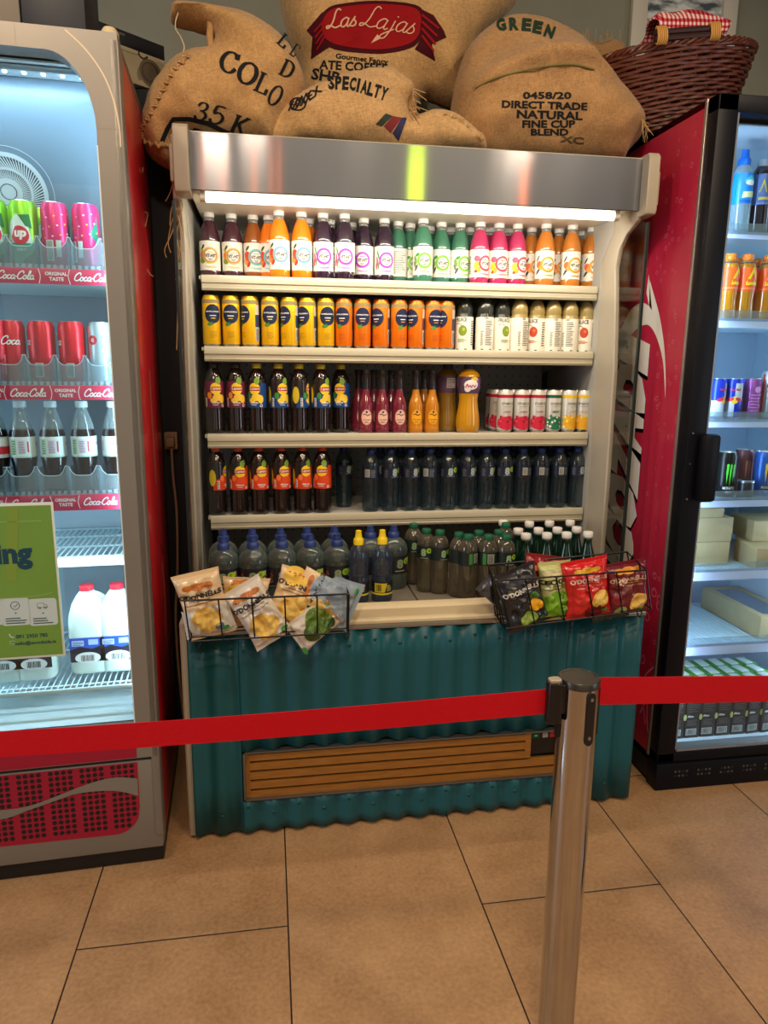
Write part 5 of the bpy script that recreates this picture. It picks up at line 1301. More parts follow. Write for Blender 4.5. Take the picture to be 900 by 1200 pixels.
# dark drink cartons along the floor of the fridge
ct_b = mat('carton_dark', (46, 42, 40), .45); ct_g = mat('carton_green', (70, 150, 60), .45); ct_w = mat('carton_white', (222, 232, 226), .45)
t = thing('drink_carton', '', 'carton')
MB().box(-.028, .028, 0, .062, 0, .193, ct_b, .002).build('carton_body', t)
mb = MB().box(-.0285, .0285, -.0005, .0625, .193, .206, ct_g, .002); mb.build('carton_top', t)
mb = MB().box(-.020, .012, .004, .058, .206, .2115, ct_w, .0015).box(.014, .024, .008, .05, .206, .209, ct_g); mb.build('fold_flap', t)
A = Art().line([(-.022, .080), (-.018, .087), (-.015, .080), (-.011, .086), (-.007, .080), (-.003, .084), (.001, .080)], .0028, white, 1).bars(-.022, .016, .048, .072, K((110, 106, 100)), 6, 1, False).rect(-.024, .016, .012, .036, K((226, 226, 220)), 1).bars(-.022, .014, .014, .034, ink, 9, 2).bars(-.022, .02, .10, .178, K((90, 86, 82)), 9, 1, False).disc(.0285, .08, .006, K((196, 200, 120)), 1, ry=.012)
MB().art(A, lambda x, z_, e: (x, -e, z_)).build('carton_print', t)
ctk = Kind(t)
Yc = RY+.125; z = RFLOOR; x0 = at_y(799, 868, Yc).x
GC = 'dark drink cartons at the bottom of the right fridge'
for r_ in range(3):
    for i in range(7):
        x = x0+.012+.0605*(i-.6) + .004*r_
        if x < rx0+.03: x = rx0+.031
        ctk.put((x, Yc+r_*.068, z), 0 if i < 5 else .12, 'dark drink carton with green and white top, %s in the %s row' % (ORD[i+1], ('front', 'second', 'third')[r_]), GC)
# ================================================================= burlap sacks on the cooler
def burlap(name, c):
    m = mat(name, c, .85, spec=.15, sheen=.25); N, L, b = nodes(m)
    tc = N.new('ShaderNodeTexCoord'); sep = N.new('ShaderNodeSeparateXYZ')
    mp = N.new('ShaderNodeMapping'); mp.inputs['Rotation'].default_value = (0, .3, 0); L.new(tc.outputs['Object'], mp.inputs[0])
    outs = []
    for st in ((60, 60, 520), (520, 60, 60)):
        q = N.new('ShaderNodeMapping'); q.inputs['Scale'].default_value = st; L.new(mp.outputs[0], q.inputs[0])
        t = N.new('ShaderNodeTexNoise'); t.inputs['Scale'].default_value = 1; t.inputs['Detail'].default_value = 2; L.new(q.outputs[0], t.inputs['Vector']); outs.append(t)
    ad = N.new('ShaderNodeMath'); ad.operation = 'ADD'; L.new(outs[0].outputs['Fac'], ad.inputs[0]); L.new(outs[1].outputs['Fac'], ad.inputs[1])
    big = N.new('ShaderNodeTexNoise'); big.inputs['Scale'].default_value = 9; big.inputs['Detail'].default_value = 4; L.new(tc.outputs['Object'], big.inputs['Vector'])
    a2 = N.new('ShaderNodeMath'); a2.operation = 'MULTIPLY_ADD'; L.new(big.outputs['Fac'], a2.inputs[0]); a2.inputs[1].default_value = .5; L.new(ad.outputs[0], a2.inputs[2])
    r = N.new('ShaderNodeMapRange'); r.inputs[1].default_value = .85; r.inputs[2].default_value = 1.65; r.inputs[3].default_value = .62; r.inputs[4].default_value = 1.35; L.new(a2.outputs[0], r.inputs[0])
    v = N.new('ShaderNodeVectorMath'); v.operation = 'SCALE'; v.inputs[0].default_value = lin(c)[:3]; L.new(r.outputs[0], v.inputs['Scale']); L.new(v.outputs[0], b.inputs['Base Color'])
    bp = N.new('ShaderNodeBump'); bp.inputs['Strength'].default_value = .55; bp.inputs['Distance'].default_value = .003; L.new(ad.outputs[0], bp.inputs['Height']); L.new(bp.outputs[0], b.inputs['Normal'])
    return m
bur1 = burlap('burlap_golden', (190, 150, 100)); bur2 = burlap('burlap_pale', (198, 160, 110)); bur3 = burlap('burlap_brown', (176, 136, 90))
thr = mat('jute_thread', (188, 152, 100), .8)
inkb = mat('sack_ink', (34, 36, 38), .8, spec=.1); inkg = mat('sack_ink_green', (40, 62, 48), .8, spec=.1)
class Sack:
    """a filled sack: closed outline (photo pixels taken at the depth Y0) swollen into a rounded body"""
    def __init__(s, pts, Y0, T, R, seed, wr=.012, flat=.75, fold=None, zmin=None):
        P = [at_y(x, y, Y0) for x, y in pts]
        s.Y0, s.T, s.R, s.seed, s.wr, s.flat, s.fold = Y0, T, R, seed, wr, flat, fold
        C = smooth_line([(p.x, p.z) for p in P], 8, True)
        C = [Vector((c.x, max(c.y, SZ+.003))) if c.x > XL-.016 else c for c in C]
        out = [C[0]]
        for c in C[1:]:
            if (c-out[-1]).length > .009: out.append(c)
        if (out[-1]-out[0]).length < .005: out.pop()
        s.C = np.array([(c.x, c.y) for c in out])
        s.A = s.C; s.B = np.roll(s.C, -1, 0)
    def dist(s, x, z):
        p = np.array([x, z]); d = s.B-s.A; t = np.clip(((p-s.A)*d).sum(1)/np.maximum((d*d).sum(1), 1e-12), 0, 1)
        return float(np.sqrt((((s.A+d*t[:, None])-p)**2).sum(1).min()))
    def inside(s, x, z):
        a, b = s.A, s.B; c = (a[:, 1] > z) != (b[:, 1] > z)
        with np.errstate(divide='ignore', invalid='ignore'):
            xi = a[:, 0]+(z-a[:, 1])*(b[:, 0]-a[:, 0])/(b[:, 1]-a[:, 1])
        return bool(np.count_nonzero(c & (x < xi)) % 2)
    def h(s, x, z):
        d = min(s.dist(x, z)/s.R, 1) if s.inside(x, z) else 0
        k = math.sqrt(max(0, 1-(1-d)**2))
        w = noise.noise(Vector((x*7, z*9, s.seed)))*s.wr+noise.noise(Vector((x*19+z*9, z*17-x*6, s.seed+5)))*s.wr*.45
        w += ((1-abs(noise.noise(Vector((x*6+z*2, z*8-x*3, s.seed+11)))))-.72)*s.wr*1.3
        e = s.T*k+w*min(1, d*2.5)
        if s.fold: e += s.fold(x, z)*min(1, d*3)
        return max(e, .001)
    def front(s, x, z): return s.Y0-s.h(x, z)
    def px(s, x, y):
        Y = s.Y0-s.T
        for i in range(7): p = at_y(x, y, Y); Y = .5*Y+.5*s.front(p.x, p.z)
        return at_y(x, y, Y)
    def map(s, x, y, e):
        p = s.px(x, y); return (p.x, p.y-e*1.0, p.z)
    def build(s, name, parent, m, step=.0135):
        n = len(s.C); V = [Vector((c[0], c[1])) for c in s.C]
        x0, z0 = s.C.min(0); x1, z1 = s.C.max(0); j = 0; z = z0
        while z < z1:
            x = x0+(step/2 if j % 2 else 0)
            while x < x1:
                if s.inside(x, z) and s.dist(x, z) > .006: V.append(Vector((x, z)))
                x += step
            z += step*.87; j += 1
        v2, e2, f2, _, _, _ = delaunay_2d_cdt(V, [(i, (i+1) % n) for i in range(n)], [list(range(n))], 1, 1e-6)
        H = [s.h(v[0], v[1]) for v in v2]
        N_ = len(v2)
        VV = [(v[0], s.Y0-h, v[1]) for v, h in zip(v2, H)]+[(v[0], s.Y0+h*s.flat, v[1]) for v, h in zip(v2, H)]
        F = [tuple(f) for f in f2]+[tuple(i+N_ for i in f)[::-1] for f in f2]
        edge = {}
        for f in f2:
            for a, b in zip(f, list(f[1:])+[f[0]]): edge[(a, b)] = edge.get((a, b), 0)+1
        for (a, b) in list(edge):
            if (b, a) not in edge: F.append((b, a, a+N_, b+N_))
        o = MB().mesh(VV, F, m).build(name, parent, True, angle=75)
        return o
    def art(s, name, parent, a, maxlen=7, eps=.0016): return MB().art(a, s.map, maxlen, eps).build(name, parent, True, angle=75)
def pxtext(a, st, x, y, m, w=None, h=None, rot=0, bold=.03, layer=1, shear=0): return a.text(st, x, y, m, w=w, h=h, rot=rot, flip=-1, bold=bold, layer=layer, shear=shear)
def fray(name, parent, P, m, n=26, L=.035, r=.0011, seed=1, spread=.5, dirn=(.5, -.2, -.8)):
    rnd = random.Random(seed); mb = MB(); Q = smooth_line(P, 8)
    for i in range(n):
        p = Q[int(rnd.random()*(len(Q)-1))]; d = Vector(dirn)+Vector((rnd.uniform(-1, 1), rnd.uniform(-.6, .3), rnd.uniform(-1, 1)))*spread
        l = L*(.4+.8*rnd.random()); c = Vector((rnd.uniform(-1, 1), rnd.uniform(-.5, .5), rnd.uniform(-1, 1)))*l*.3
        mb.tube(smooth_line([p, p+d*l*.5+c*.5, p+d*l+c], 3), r, m, 4)
    return mb.build(name, parent, True)
def seamline(name, parent, sack, pts, m):
    mb = MB(); Q = smooth_line(pts, 9); R = [Vector(sack.map(p[0], p[1], .003)) for p in Q]
    mb.tube(R, .0035, m, 6)
    for i in range(0, len(R)-2, 2):
        a, b = R[i], R[i+2]; d = (b-a).normalized(); n_ = d.cross(Vector((0, -1, 0)))*.009*(1 if (i//2) % 2 else -1)
        mb.tube([a-n_+Vector((0, -.003, 0)), (a+b)/2+Vector((0, -.007, 0)), b+n_+Vector((0, -.003, 0))], .0024, m, 5)
    return mb.build(name, parent, True)
# --- left sack
SZ = 2.041
T1 = thing('burlap_sack', 'slumped burlap coffee sack with tied ear at the left end of the cooler top', 'sack', (-.08, .42, SZ), group='burlap sacks on the cooler')
s1 = Sack([(204, 9), (224, 8), (258, 12), (290, 20), (318, 36), (338, 54), (350, 74), (357, 96), (352, 118), (342, 140), (330, 162), (318, 192), (270, 190), (236, 190), (214, 204), (196, 198), (176, 184), (164, 160), (166, 138), (174, 112), (188, 88), (205, 70), (224, 61), (246, 58), (248, 46), (236, 38), (216, 33), (202, 28), (199, 18)], .40, .15, .15, 1, .024, .7)
s1.build('sack_body', T1, bur1)
a = Art()
for ch, x, y, w, h, r in (('C', 269, 73, 22, 24, .28), ('O', 290.5, 86, 23, 25, .36), ('L', 309, 98, 17, 24, .42), ('O', 323, 112, 14, 24, .5), ('D', 337, 81, 15, 20, .45), ('E', 346, 59, 8, 15, .6), ('L', 333, 48, 12, 15, .7), ('3', 237, 131, 16, 21, .22), ('5', 256, 135, 17, 21, .26), ('K', 281, 147, 18, 22, .3)):
    a.serif(ch, x, y, w, h, inkb, r, shear=.12 if ch in '35K' else 0)
a.line([(190, 166), (196, 152), (203, 140), (222, 140), (244, 145), (268, 157)], 5.5, inkb, 1, smooth=False)
a.line([(212, 168), (228, 152), (252, 160)], 4, inkb, 1, smooth=False)
s1.art('printed_lettering', T1, a)
seamline('seam', T1, s1, [(222, 64), (208, 78), (196, 96), (186, 116), (175, 136), (167, 150), (169, 165), (184, 170), (206, 172)], bur1)
# rolled ear at the mouth, with its loose thread
ear = MB(); R = [at_y(*p, .36) for p in ((202, 13), (216, 16), (232, 21), (246, 24))]
ear.tube(smooth_line(R, 4), .012, bur1, 10, rr=None); R = [at_y(*p, .345) for p in ((246, 18), (247, 30), (246, 44), (248, 56), (251, 62))]
ear.tube(smooth_line(R, 4), .010, bur1, 10); ear.build('rolled_hem', T1, True)
R = [at_y(*p, .33) for p in ((209, 15), (206, 24), (206, 34), (212, 44), (216, 56), (212, 66))]
MB().tube(smooth_line(R, 5), .0018, mat('pale_twine', (206, 190, 160), .8), 5).build('tie_string', T1, True)
# jute threads hanging below the left sack
mb = MB(); rnd = random.Random(5)
for pts in ([(208, 214), (206, 240), (211, 262), (205, 290), (207, 330), (208, 372), (207, 418)], [(206, 214), (212, 236), (203, 262), (197, 290), (200, 304)], [(210, 216), (204, 246), (213, 280), (208, 318), (206, 336)], [(204, 214), (200, 232), (194, 244)], [(207, 215), (209, 250), (203, 276), (210, 300)],
            [(209, 216), (208, 232), (214, 250), (206, 268), (200, 284), (193, 300), (195, 310)], [(207, 214), (210, 228), (201, 252), (199, 272)]):
    mb.tube(smooth_line([at_y(p[0], p[1]-8, .24+.01*rnd.random()) for p in pts], 5), .0014, thr, 5)
mb.tube(smooth_line([at_y(*p, .30) for p in ((205, 192), (207, 200), (208, 210))], 4), .005, bur1, 6)
mb.build('loose_thread', T1, True)
mb = MB(); mb.tube(smooth_line([at_y(*p, .30) for p in ((168, 196), (164, 220), (166, 246), (173, 250), (171, 262), (166, 290), (174, 318), (180, 324))], 5), .0012, thr, 5); mb.build('stray_thread', T1, True)
# --- middle sack with the red logo (behind) and the flopped lower one in front
T2 = thing('burlap_sack', 'burlap sack with the large red logo, standing in the middle behind the flopped one', 'sack', (.35, .55, SZ), group='burlap sacks on the cooler')
s2 = Sack([(330, -14), (380, -22), (440, -18), (500, -22), (548, -18), (604, -6), (596, 14), (572, 34), (556, 52), (548, 80), (541, 108), (536, 128), (516, 122), (498, 116), (488, 124), (486, 150), (480, 190), (430, 196), (372, 192), (352, 150), (350, 110), (352, 80), (344, 58), (335, 34)], .72, .14, .13, 2, .014, .9, fold=lambda x, z: .03*math.exp(-((z-2.27-.1*(x-.35))/.02)**2))
s2.build('sack_body', T2, bur2)
logr = mat('logo_red', (150, 24, 30), .8, spec=.1); logd = mat('logo_maroon', (70, 18, 28), .8, spec=.1); pale = mat('logo_pale', (224, 178, 150), .8, spec=.1)
a = Art()
def shape(pts): return [tuple(p) for p in smooth_line(pts, 4, True)]
oval = [(379, 22), (388, 12), (404, 8), (440, 5), (480, 8), (492, 16), (493, 28), (490, 42), (478, 52), (450, 58), (420, 57), (396, 53), (382, 46), (377, 34)]
a.poly(shape([(374, 22), (385, 9), (404, 4), (440, 1), (484, 5), (497, 15), (497, 30), (493, 46), (480, 57), (450, 63), (420, 62), (392, 58), (376, 48), (372, 34)]), logd, 1).poly(shape(oval), logr, 2)
a.poly([(378, 14), (359, 36), (366, 44), (364, 70), (388, 54), (380, 44)], logd, 1).poly([(492, 10), (508, 18), (520, 36), (523, 44), (506, 52), (510, 72), (486, 58), (494, 44)], logd, 1)
for k in range(4):
    a.line([(382-k*.5, 22+k*7), (368+k, 38+k*7)], 2.0, logr, 3, smooth=False); a.line([(494, 18+k*8), (514-k*2, 34+k*9)], 2.6, logr, 3, smooth=False)
a.word('Las', 401, 22, pale, 40, .085, 4, rot=-.10, flip=-1); a.word('Lajas', 457, 24, pale, 70, .058, 4, rot=.16, flip=-1)
a.poly([(418, 44), (446, 46), (442, 41), (434, 52), (446, 46)], pale, 4)
pxtext(a, 'Gourmet Fancy', 424, 70, inkb, w=62, h=8, rot=.12, layer=1); pxtext(a, 'ATE COFFEE', 414, 78, inkb, w=80, h=11, rot=.06, layer=1)
pxtext(a, 'SHB', 382, 89, inkb, w=34, h=14, rot=.16, layer=1)
s2.art('printed_lettering', T2, a)
fray('frayed_edge', T2, [Vector(s2.map(x, y, .002)) for x, y in ((552, 50), (546, 70), (540, 92), (536, 112), (533, 128))], thr, 60, .016, .0011, 2, .6, (.8, -.3, -.3))
T3 = thing('burlap_sack', 'flopped burlap sack reading SPECIALTY with frayed end, lying in front of the logo sack', 'sack', (.3, .38, SZ), group='burlap sacks on the cooler')
s3 = Sack([(300, 172), (308, 152), (324, 134), (344, 116), (364, 104), (384, 95), (404, 87), (424, 82), (446, 80), (462, 84), (476, 94), (486, 103), (484, 116), (478, 128), (484, 136), (500, 131), (520, 132), (540, 142), (556, 156), (566, 166), (560, 190), (480, 196), (400, 194), (330, 190), (296, 186)], .37, .10, .085, 4, .022, .9, fold=lambda x, z: .02*math.sin(14*(x-.1)+9*z))
s3.build('sack_body', T3, bur2)
a = Art()
for i, (ch, x, y, r) in enumerate((('S', 388, 97, -.1), ('P', 396.5, 97, 0), ('E', 405, 97.5, .08), ('C', 413.5, 98.5, .14), ('I', 420, 100, .18), ('A', 427, 102, .22), ('L', 434.5, 104.5, .25), ('T', 442, 107, .28), ('Y', 450, 110, .32))): pxtext(a, ch, x, y, inkb, w=3 if ch == 'I' else 7.5, h=16, rot=r, bold=.045)
a.ring(349, 122, 8, 10, inkb, 1, k=.8); pxtext(a, 'CAFE', 349, 122, inkb, w=20, h=8, rot=-.6)
for k in range(5): a.line([(338+k*5, 130-k*2), (344+k*5, 118-k*3)], 1.8, inkb, 1, smooth=False)
pxtext(a, 'EX', 368, 109, inkb, w=20, h=9, rot=-.65)
a.poly([(452, 133), (460, 136), (448, 148), (440, 146)], mat('stripe_green', (46, 60, 50), .8), 1).poly([(460, 136), (471, 138), (458, 156), (450, 148)], mat('stripe_red', (130, 40, 46), .8), 1).poly([(471, 138), (477, 138), (467, 166), (460, 156)], mat('stripe_blue', (46, 44, 84), .8), 1)
s3.art('printed_lettering', T3, a)
fray('frayed_edge', T3, [Vector(s3.map(x, y, .002)) for x, y in ((484, 104), (482, 114), (479, 124), (480, 130))], thr, 44, .045, .0012, 3, .5, (.35, -.5, -.7))
fray('frayed_hem', T3, [Vector(s3.map(x, y, .002)) for x, y in ((520, 134), (540, 143), (556, 157), (563, 165))], thr, 40, .014, .001, 4, .6, (.6, -.3, .4))
# --- right sack
T4 = thing('burlap_sack', 'big rounded burlap sack with printed lot number at the right of the cooler top', 'sack', (.85, .5, SZ), group='burlap sacks on the cooler')
def fold4(x, z):
    t = (x-.66)/(1.10-.66); zc = 2.29+.10*math.sin(min(max(t, 0), 1)*2.2)
    return .022*math.exp(-((z-zc+.02)/.022)**2)-.03*(1 if z > zc else 0)*min(1, (z-zc)/.05 if z > zc else 0)
s4 = Sack([(528, 128), (534, 96), (545, 62), (562, 40), (580, 27), (602, 21), (628, 24), (654, 34), (680, 50), (696, 74), (714, 96), (732, 116), (746, 136), (748, 154), (742, 170), (730, 182), (714, 200), (640, 200), (560, 198), (534, 176), (526, 150)], .50, .18, .18, 8, .016, .7, fold4)
s4.build('sack_body', T4, bur3)
a = Art()
for st, x, y, w, h, r in (('0458/20', 641, 112, 57, 8.5, 0.0), ('DIRECT TRADE', 638, 123.5, 100, 9, .03), ('NATURAL', 644, 135, 77, 10, .03), ('FINE CUP', 643, 145.5, 62, 9, 0), ('BLEND', 644, 155, 44, 8, 0)): pxtext(a, st, x, y, inkb, w=w, h=h, rot=r, bold=.035)
for i, (ch, x, y, r) in enumerate((('G', 587, 29, -.25), ('R', 602, 28, -.05), ('E', 617, 29, .1), ('E', 630, 32, .22), ('N', 644, 37, .35))): pxtext(a, ch, x, y, inkg, w=11, h=15, rot=r, bold=.05)
pxtext(a, 'XC', 670, 164, mat('sack_ink_faded', (90, 72, 50), .8), w=28, h=8, rot=.1)
s4.art('printed_lettering', T4, a)
fray('frayed_corner', T4, [Vector(s4.map(x, y, .002)) for x, y in ((752, 140), (757, 150), (755, 162), (750, 172))], thr, 26, .04, .001, 6, .4, (.15, -.3, -.9))
mb = MB(); R = [s4.map(x, y, .004) for x, y in ((556, 104), (580, 92), (610, 84), (640, 78), (670, 76), (696, 82))]
mb.tube(smooth_line(R, 6), .003, mat('stripe_thread', (120, 112, 60), .8), 6); mb.build('woven_stripe', T4, True)
T5 = thing('burlap_sack', 'tuft of an empty burlap sack poking up between the big right sack and the basket', 'sack', (1.12, .8, SZ), group='burlap sacks on the cooler')
s5 = Sack([(672, 70), (682, 48), (700, 52), (716, 46), (730, 54), (736, 80), (736, 140), (736, 260), (676, 260)], .80, .05, .05, 9, .012)
s5.build('sack_body', T5, bur3)
fray('frayed_edge', T5, [Vector(s5.map(x, y, .0)) for x, y in ((682, 50), (700, 52), (716, 47), (728, 53))], thr, 30, .03, .001, 7, .5, (0, -.2, 1))

# ================================================================= wicker basket on the right fridge
wick = noisy(mat('wicker_brown', (92, 46, 34), .38, spec=.5), 40, .35); wickd = mat('wicker_dark', (50, 24, 20), .5); raff = mat('raffia_wrap', (196, 146, 74), .6)
BK = thing('wicker_basket', 'dark brown oval wicker basket with bound handle on top of the right fridge', 'basket', (1.404, .50, RZT+.030))
BK.rotation_euler = (0, math.radians(-8.0), 0)
def oval_(t, lz):   # lz 0 base .. 1 rim
    k = lz**.8; a_, b_ = .165+.128*k, .10+.058*k
    return a_*math.cos(t), b_*math.sin(t), .232*lz
ns = 34; mb = MB(); rows = 19
for r_ in range(rows):
    lz = (r_+.5)/rows; P = []
    for i in range(ns*4):
        t = 2*PI*i/(ns*4); x, y, z = oval_(t, lz); w = .0042*math.cos(ns/2*t+PI*(r_ % 2)); q = math.hypot(x, y)
        P.append((x+x/q*w, y+y/q*w, z+.002*math.sin(5*t+r_*1.7)))
    mb.tube(P, .0068, wick, 6, closed=True)
mb.build('weave', BK)
mb = MB()
for i in range(ns):
    t = 2*PI*(i+.5)/ns; mb.tube([oval_(t, l/6) for l in range(7)], .0038, wickd, 5)
mb.build('stake', BK)
mb = MB()
for q in range(3):
    P = []
    for i in range(180):
        t = 2*PI*i/180; x, y, z = oval_(t, 1.0); s_ = math.hypot(x, y); ph = 22*t+q*2*PI/3
        P.append((x+x/s_*.007*math.cos(ph), y+y/s_*.007*math.cos(ph), z+.004+.007*math.sin(ph)))
    mb.tube(P, .0062, wick, 6, closed=True)
mb.build('braided_rim', BK)
P = [oval_(2*PI*i/40, 0) for i in range(40)]
MB().extrude([(p[0], p[1]) for p in P], 'z', .0, .012, wickd).build('basket_base', BK)
mb = MB(); ym = -.175
for dz in (.008, .026): mb.tube([(-.15, ym+.012, .238+dz), (.075, ym+.012, .238+dz)], .010, wickd, 8)
h_ = mb.build('handle_bar', BK)
for xc in (-.128, .053):
    mb = MB()
    for k in range(5): mb.tube([(xc-.014+k*.007, ym+.0+.022*math.sin(j/10*2*PI)*.5+.010, .255+.024*math.cos(j/10*2*PI)) for j in range(10)], .0036, raff, 6, closed=True)
    mb.build('raffia_binding', h_)
# gingham cloth folded over the basket
ging = mat('gingham', (200, 60, 70), .8, spec=.1); N, L, b = nodes(ging)
uv = N.new('ShaderNodeTexCoord'); sp_ = N.new('ShaderNodeSeparateXYZ'); L.new(uv.outputs['Object'], sp_.inputs[0])
def sq_(o, s):
    m1_ = N.new('ShaderNodeMath'); m1_.operation = 'MULTIPLY'; m1_.inputs[1].default_value = s; L.new(o, m1_.inputs[0])
    m2_ = N.new('ShaderNodeMath'); m2_.operation = 'FRACT'; L.new(m1_.outputs[0], m2_.inputs[0])
    m3_ = N.new('ShaderNodeMath'); m3_.operation = 'GREATER_THAN'; m3_.inputs[1].default_value = .5; L.new(m2_.outputs[0], m3_.inputs[0]); return m3_.outputs[0]
yz = N.new('ShaderNodeMath'); yz.operation = 'SUBTRACT'; L.new(sp_.outputs[2], yz.inputs[0]); L.new(sp_.outputs[1], yz.inputs[1])
ad = N.new('ShaderNodeMath'); ad.operation = 'ADD'; L.new(sq_(sp_.outputs[0], 66), ad.inputs[0]); L.new(sq_(yz.outputs[0], 66), ad.inputs[1])
rp = N.new('ShaderNodeValToRGB'); rp.color_ramp.interpolation = 'CONSTANT'
e = rp.color_ramp.elements; e[0].position = 0; e[0].color = lin((226, 206, 200)); e[1].position = .4; e[1].color = lin((196, 84, 92)); e2 = rp.color_ramp.elements.new(.8); e2.color = lin((138, 20, 36))
dv = N.new('ShaderNodeMath'); dv.operation = 'MULTIPLY'; dv.inputs[1].default_value = .5; L.new(ad.outputs[0], dv.inputs[0]); L.new(dv.outputs[0], rp.inputs[0]); L.new(rp.outputs[0], b.inputs['Base Color'])
CL = thing('gingham_cloth', 'red and white gingham cloth folded over the top of the wicker basket', 'cloth', (1.36, .42, RZT+.285))
V = []; F = []; nu, nv = 36, 20
for i in range(nu+1):
    u = i/nu; x = -.13+.265*u
    for j in range(nv+1):
        v = j/nv*PI*1.25-.35
        rr_ = .048+.006*math.sin(9*u+2*v)+.010*math.sin(3.1*u+.6)-.020*max(0, 1-u*7)**2
        V.append((x+.008*math.sin(3*v), -.05+.10*(1-math.cos(v))*.5-.03*(1-u), rr_*math.sin(v)*1.15+.036*u+.004*noise.noise(Vector((u*6, v*2, 3)))))
for i in range(nu):
    for j in range(nv): a0 = i*(nv+1)+j; F.append((a0, a0+nv+1, a0+nv+2, a0+1))
co_ = MB().mesh(V, F, ging).build('cloth_fold', CL, angle=80)
so = co_.modifiers.new('solid', 'SOLIDIFY'); so.thickness = .004
liner_ = mat('basket_lining', (60, 28, 26), .8)
MB().extrude([(.9*oval_(2*PI*i/32, .9)[0], .9*oval_(2*PI*i/32, .9)[1]) for i in range(32)], 'z', .20, .215, liner_).build('basket_fill', BK)

# ================================================================= wire baskets of crisps on the front lip
wblk = mat('wire_black', (18, 18, 20), .35, .5)
def wb(mb, pts, r=.0022, closed=False): mb.tube([Vector(p) for p in pts], r, wblk, 6, closed=closed)
def wire_basket(label, T, Bt, nx, lead):
    """T: four top corners (front left, front right, back right, back left); Bt: the bottom ones"""
    T = [Vector(p) for p in T]; Bt = [Vector(p) for p in Bt]
    c = sum(Bt, Vector())/4; t = thing('wire_basket', label, 'basket', (c.x, c.y, min(p.z for p in Bt)))
    mb = MB(); wb(mb, T, .003, True); mb.build('rim_wire', t, True)
    mb = MB(); wb(mb, Bt, .0026, True)
    for i in range(nx+1):
        k = i/nx; f = T[0].lerp(T[1], k); fb = Bt[0].lerp(Bt[1], k); bb = Bt[3].lerp(Bt[2], k); bt_ = T[3].lerp(T[2], k)
        wb(mb, [f, fb, bb, bt_])
    for k in (.35, .7):
        wb(mb, [Bt[0].lerp(Bt[3], k), Bt[1].lerp(Bt[2], k)])
        wb(mb, [T[0].lerp(T[3], k), Bt[0].lerp(Bt[3], k)]); wb(mb, [T[1].lerp(T[2], k), Bt[1].lerp(Bt[2], k)])
    mb.build('wire_grid', t, True)
    mb = MB()
    for k in lead:
        p = Bt[0].lerp(Bt[1], k); wb(mb, smooth_line([p, p+Vector((.002, -.006, -.012)), p+Vector((.008, -.008, -.016)), p+Vector((.014, -.004, -.006)), p+Vector((.016, .01, .0))], 3))
    for k in (.15, .85):
        p = T[3].lerp(T[2], k); wb(mb, [p, p+Vector((0, .01, .004)), p+Vector((0, .02, -.03))])
    mb.build('wire_hook', t, True)
    return t
YF, YBk = -.140, -.03
q = lambda x, y, Y: at_y(x, y, Y)
wire_basket('black wire basket of pale crisp bags hooked on the left of the cooler front', [q(216, 704, YF), q(409, 696, YF), q(409, 696, YF)+Vector((0, .095, .0)), q(216, 704, YF)+Vector((0, .095, 0))],
            [q(223, 752, YF+.005), q(408, 741, YF+.005), q(408, 741, YF)+Vector((0, .09, 0)), q(223, 752, YF)+Vector((0, .09, 0))], 5, (.03, .97))
wire_basket('black wire basket of dark and red crisp bags, hooked right of the cooler front', [q(579, 681, YF), q(757, 668, YF), q(757, 668, YF)+Vector((-.012, .095, .03)), q(579, 681, YF)+Vector((0.012, .095, .02))],
            [q(592, 737, YF+.03), q(763, 714, YF+.03), q(763, 714, YF)+Vector((0, .09, .01)), q(592, 737, YF)+Vector((0, .09, .01))], 5, (.15, .42, .68, .9))
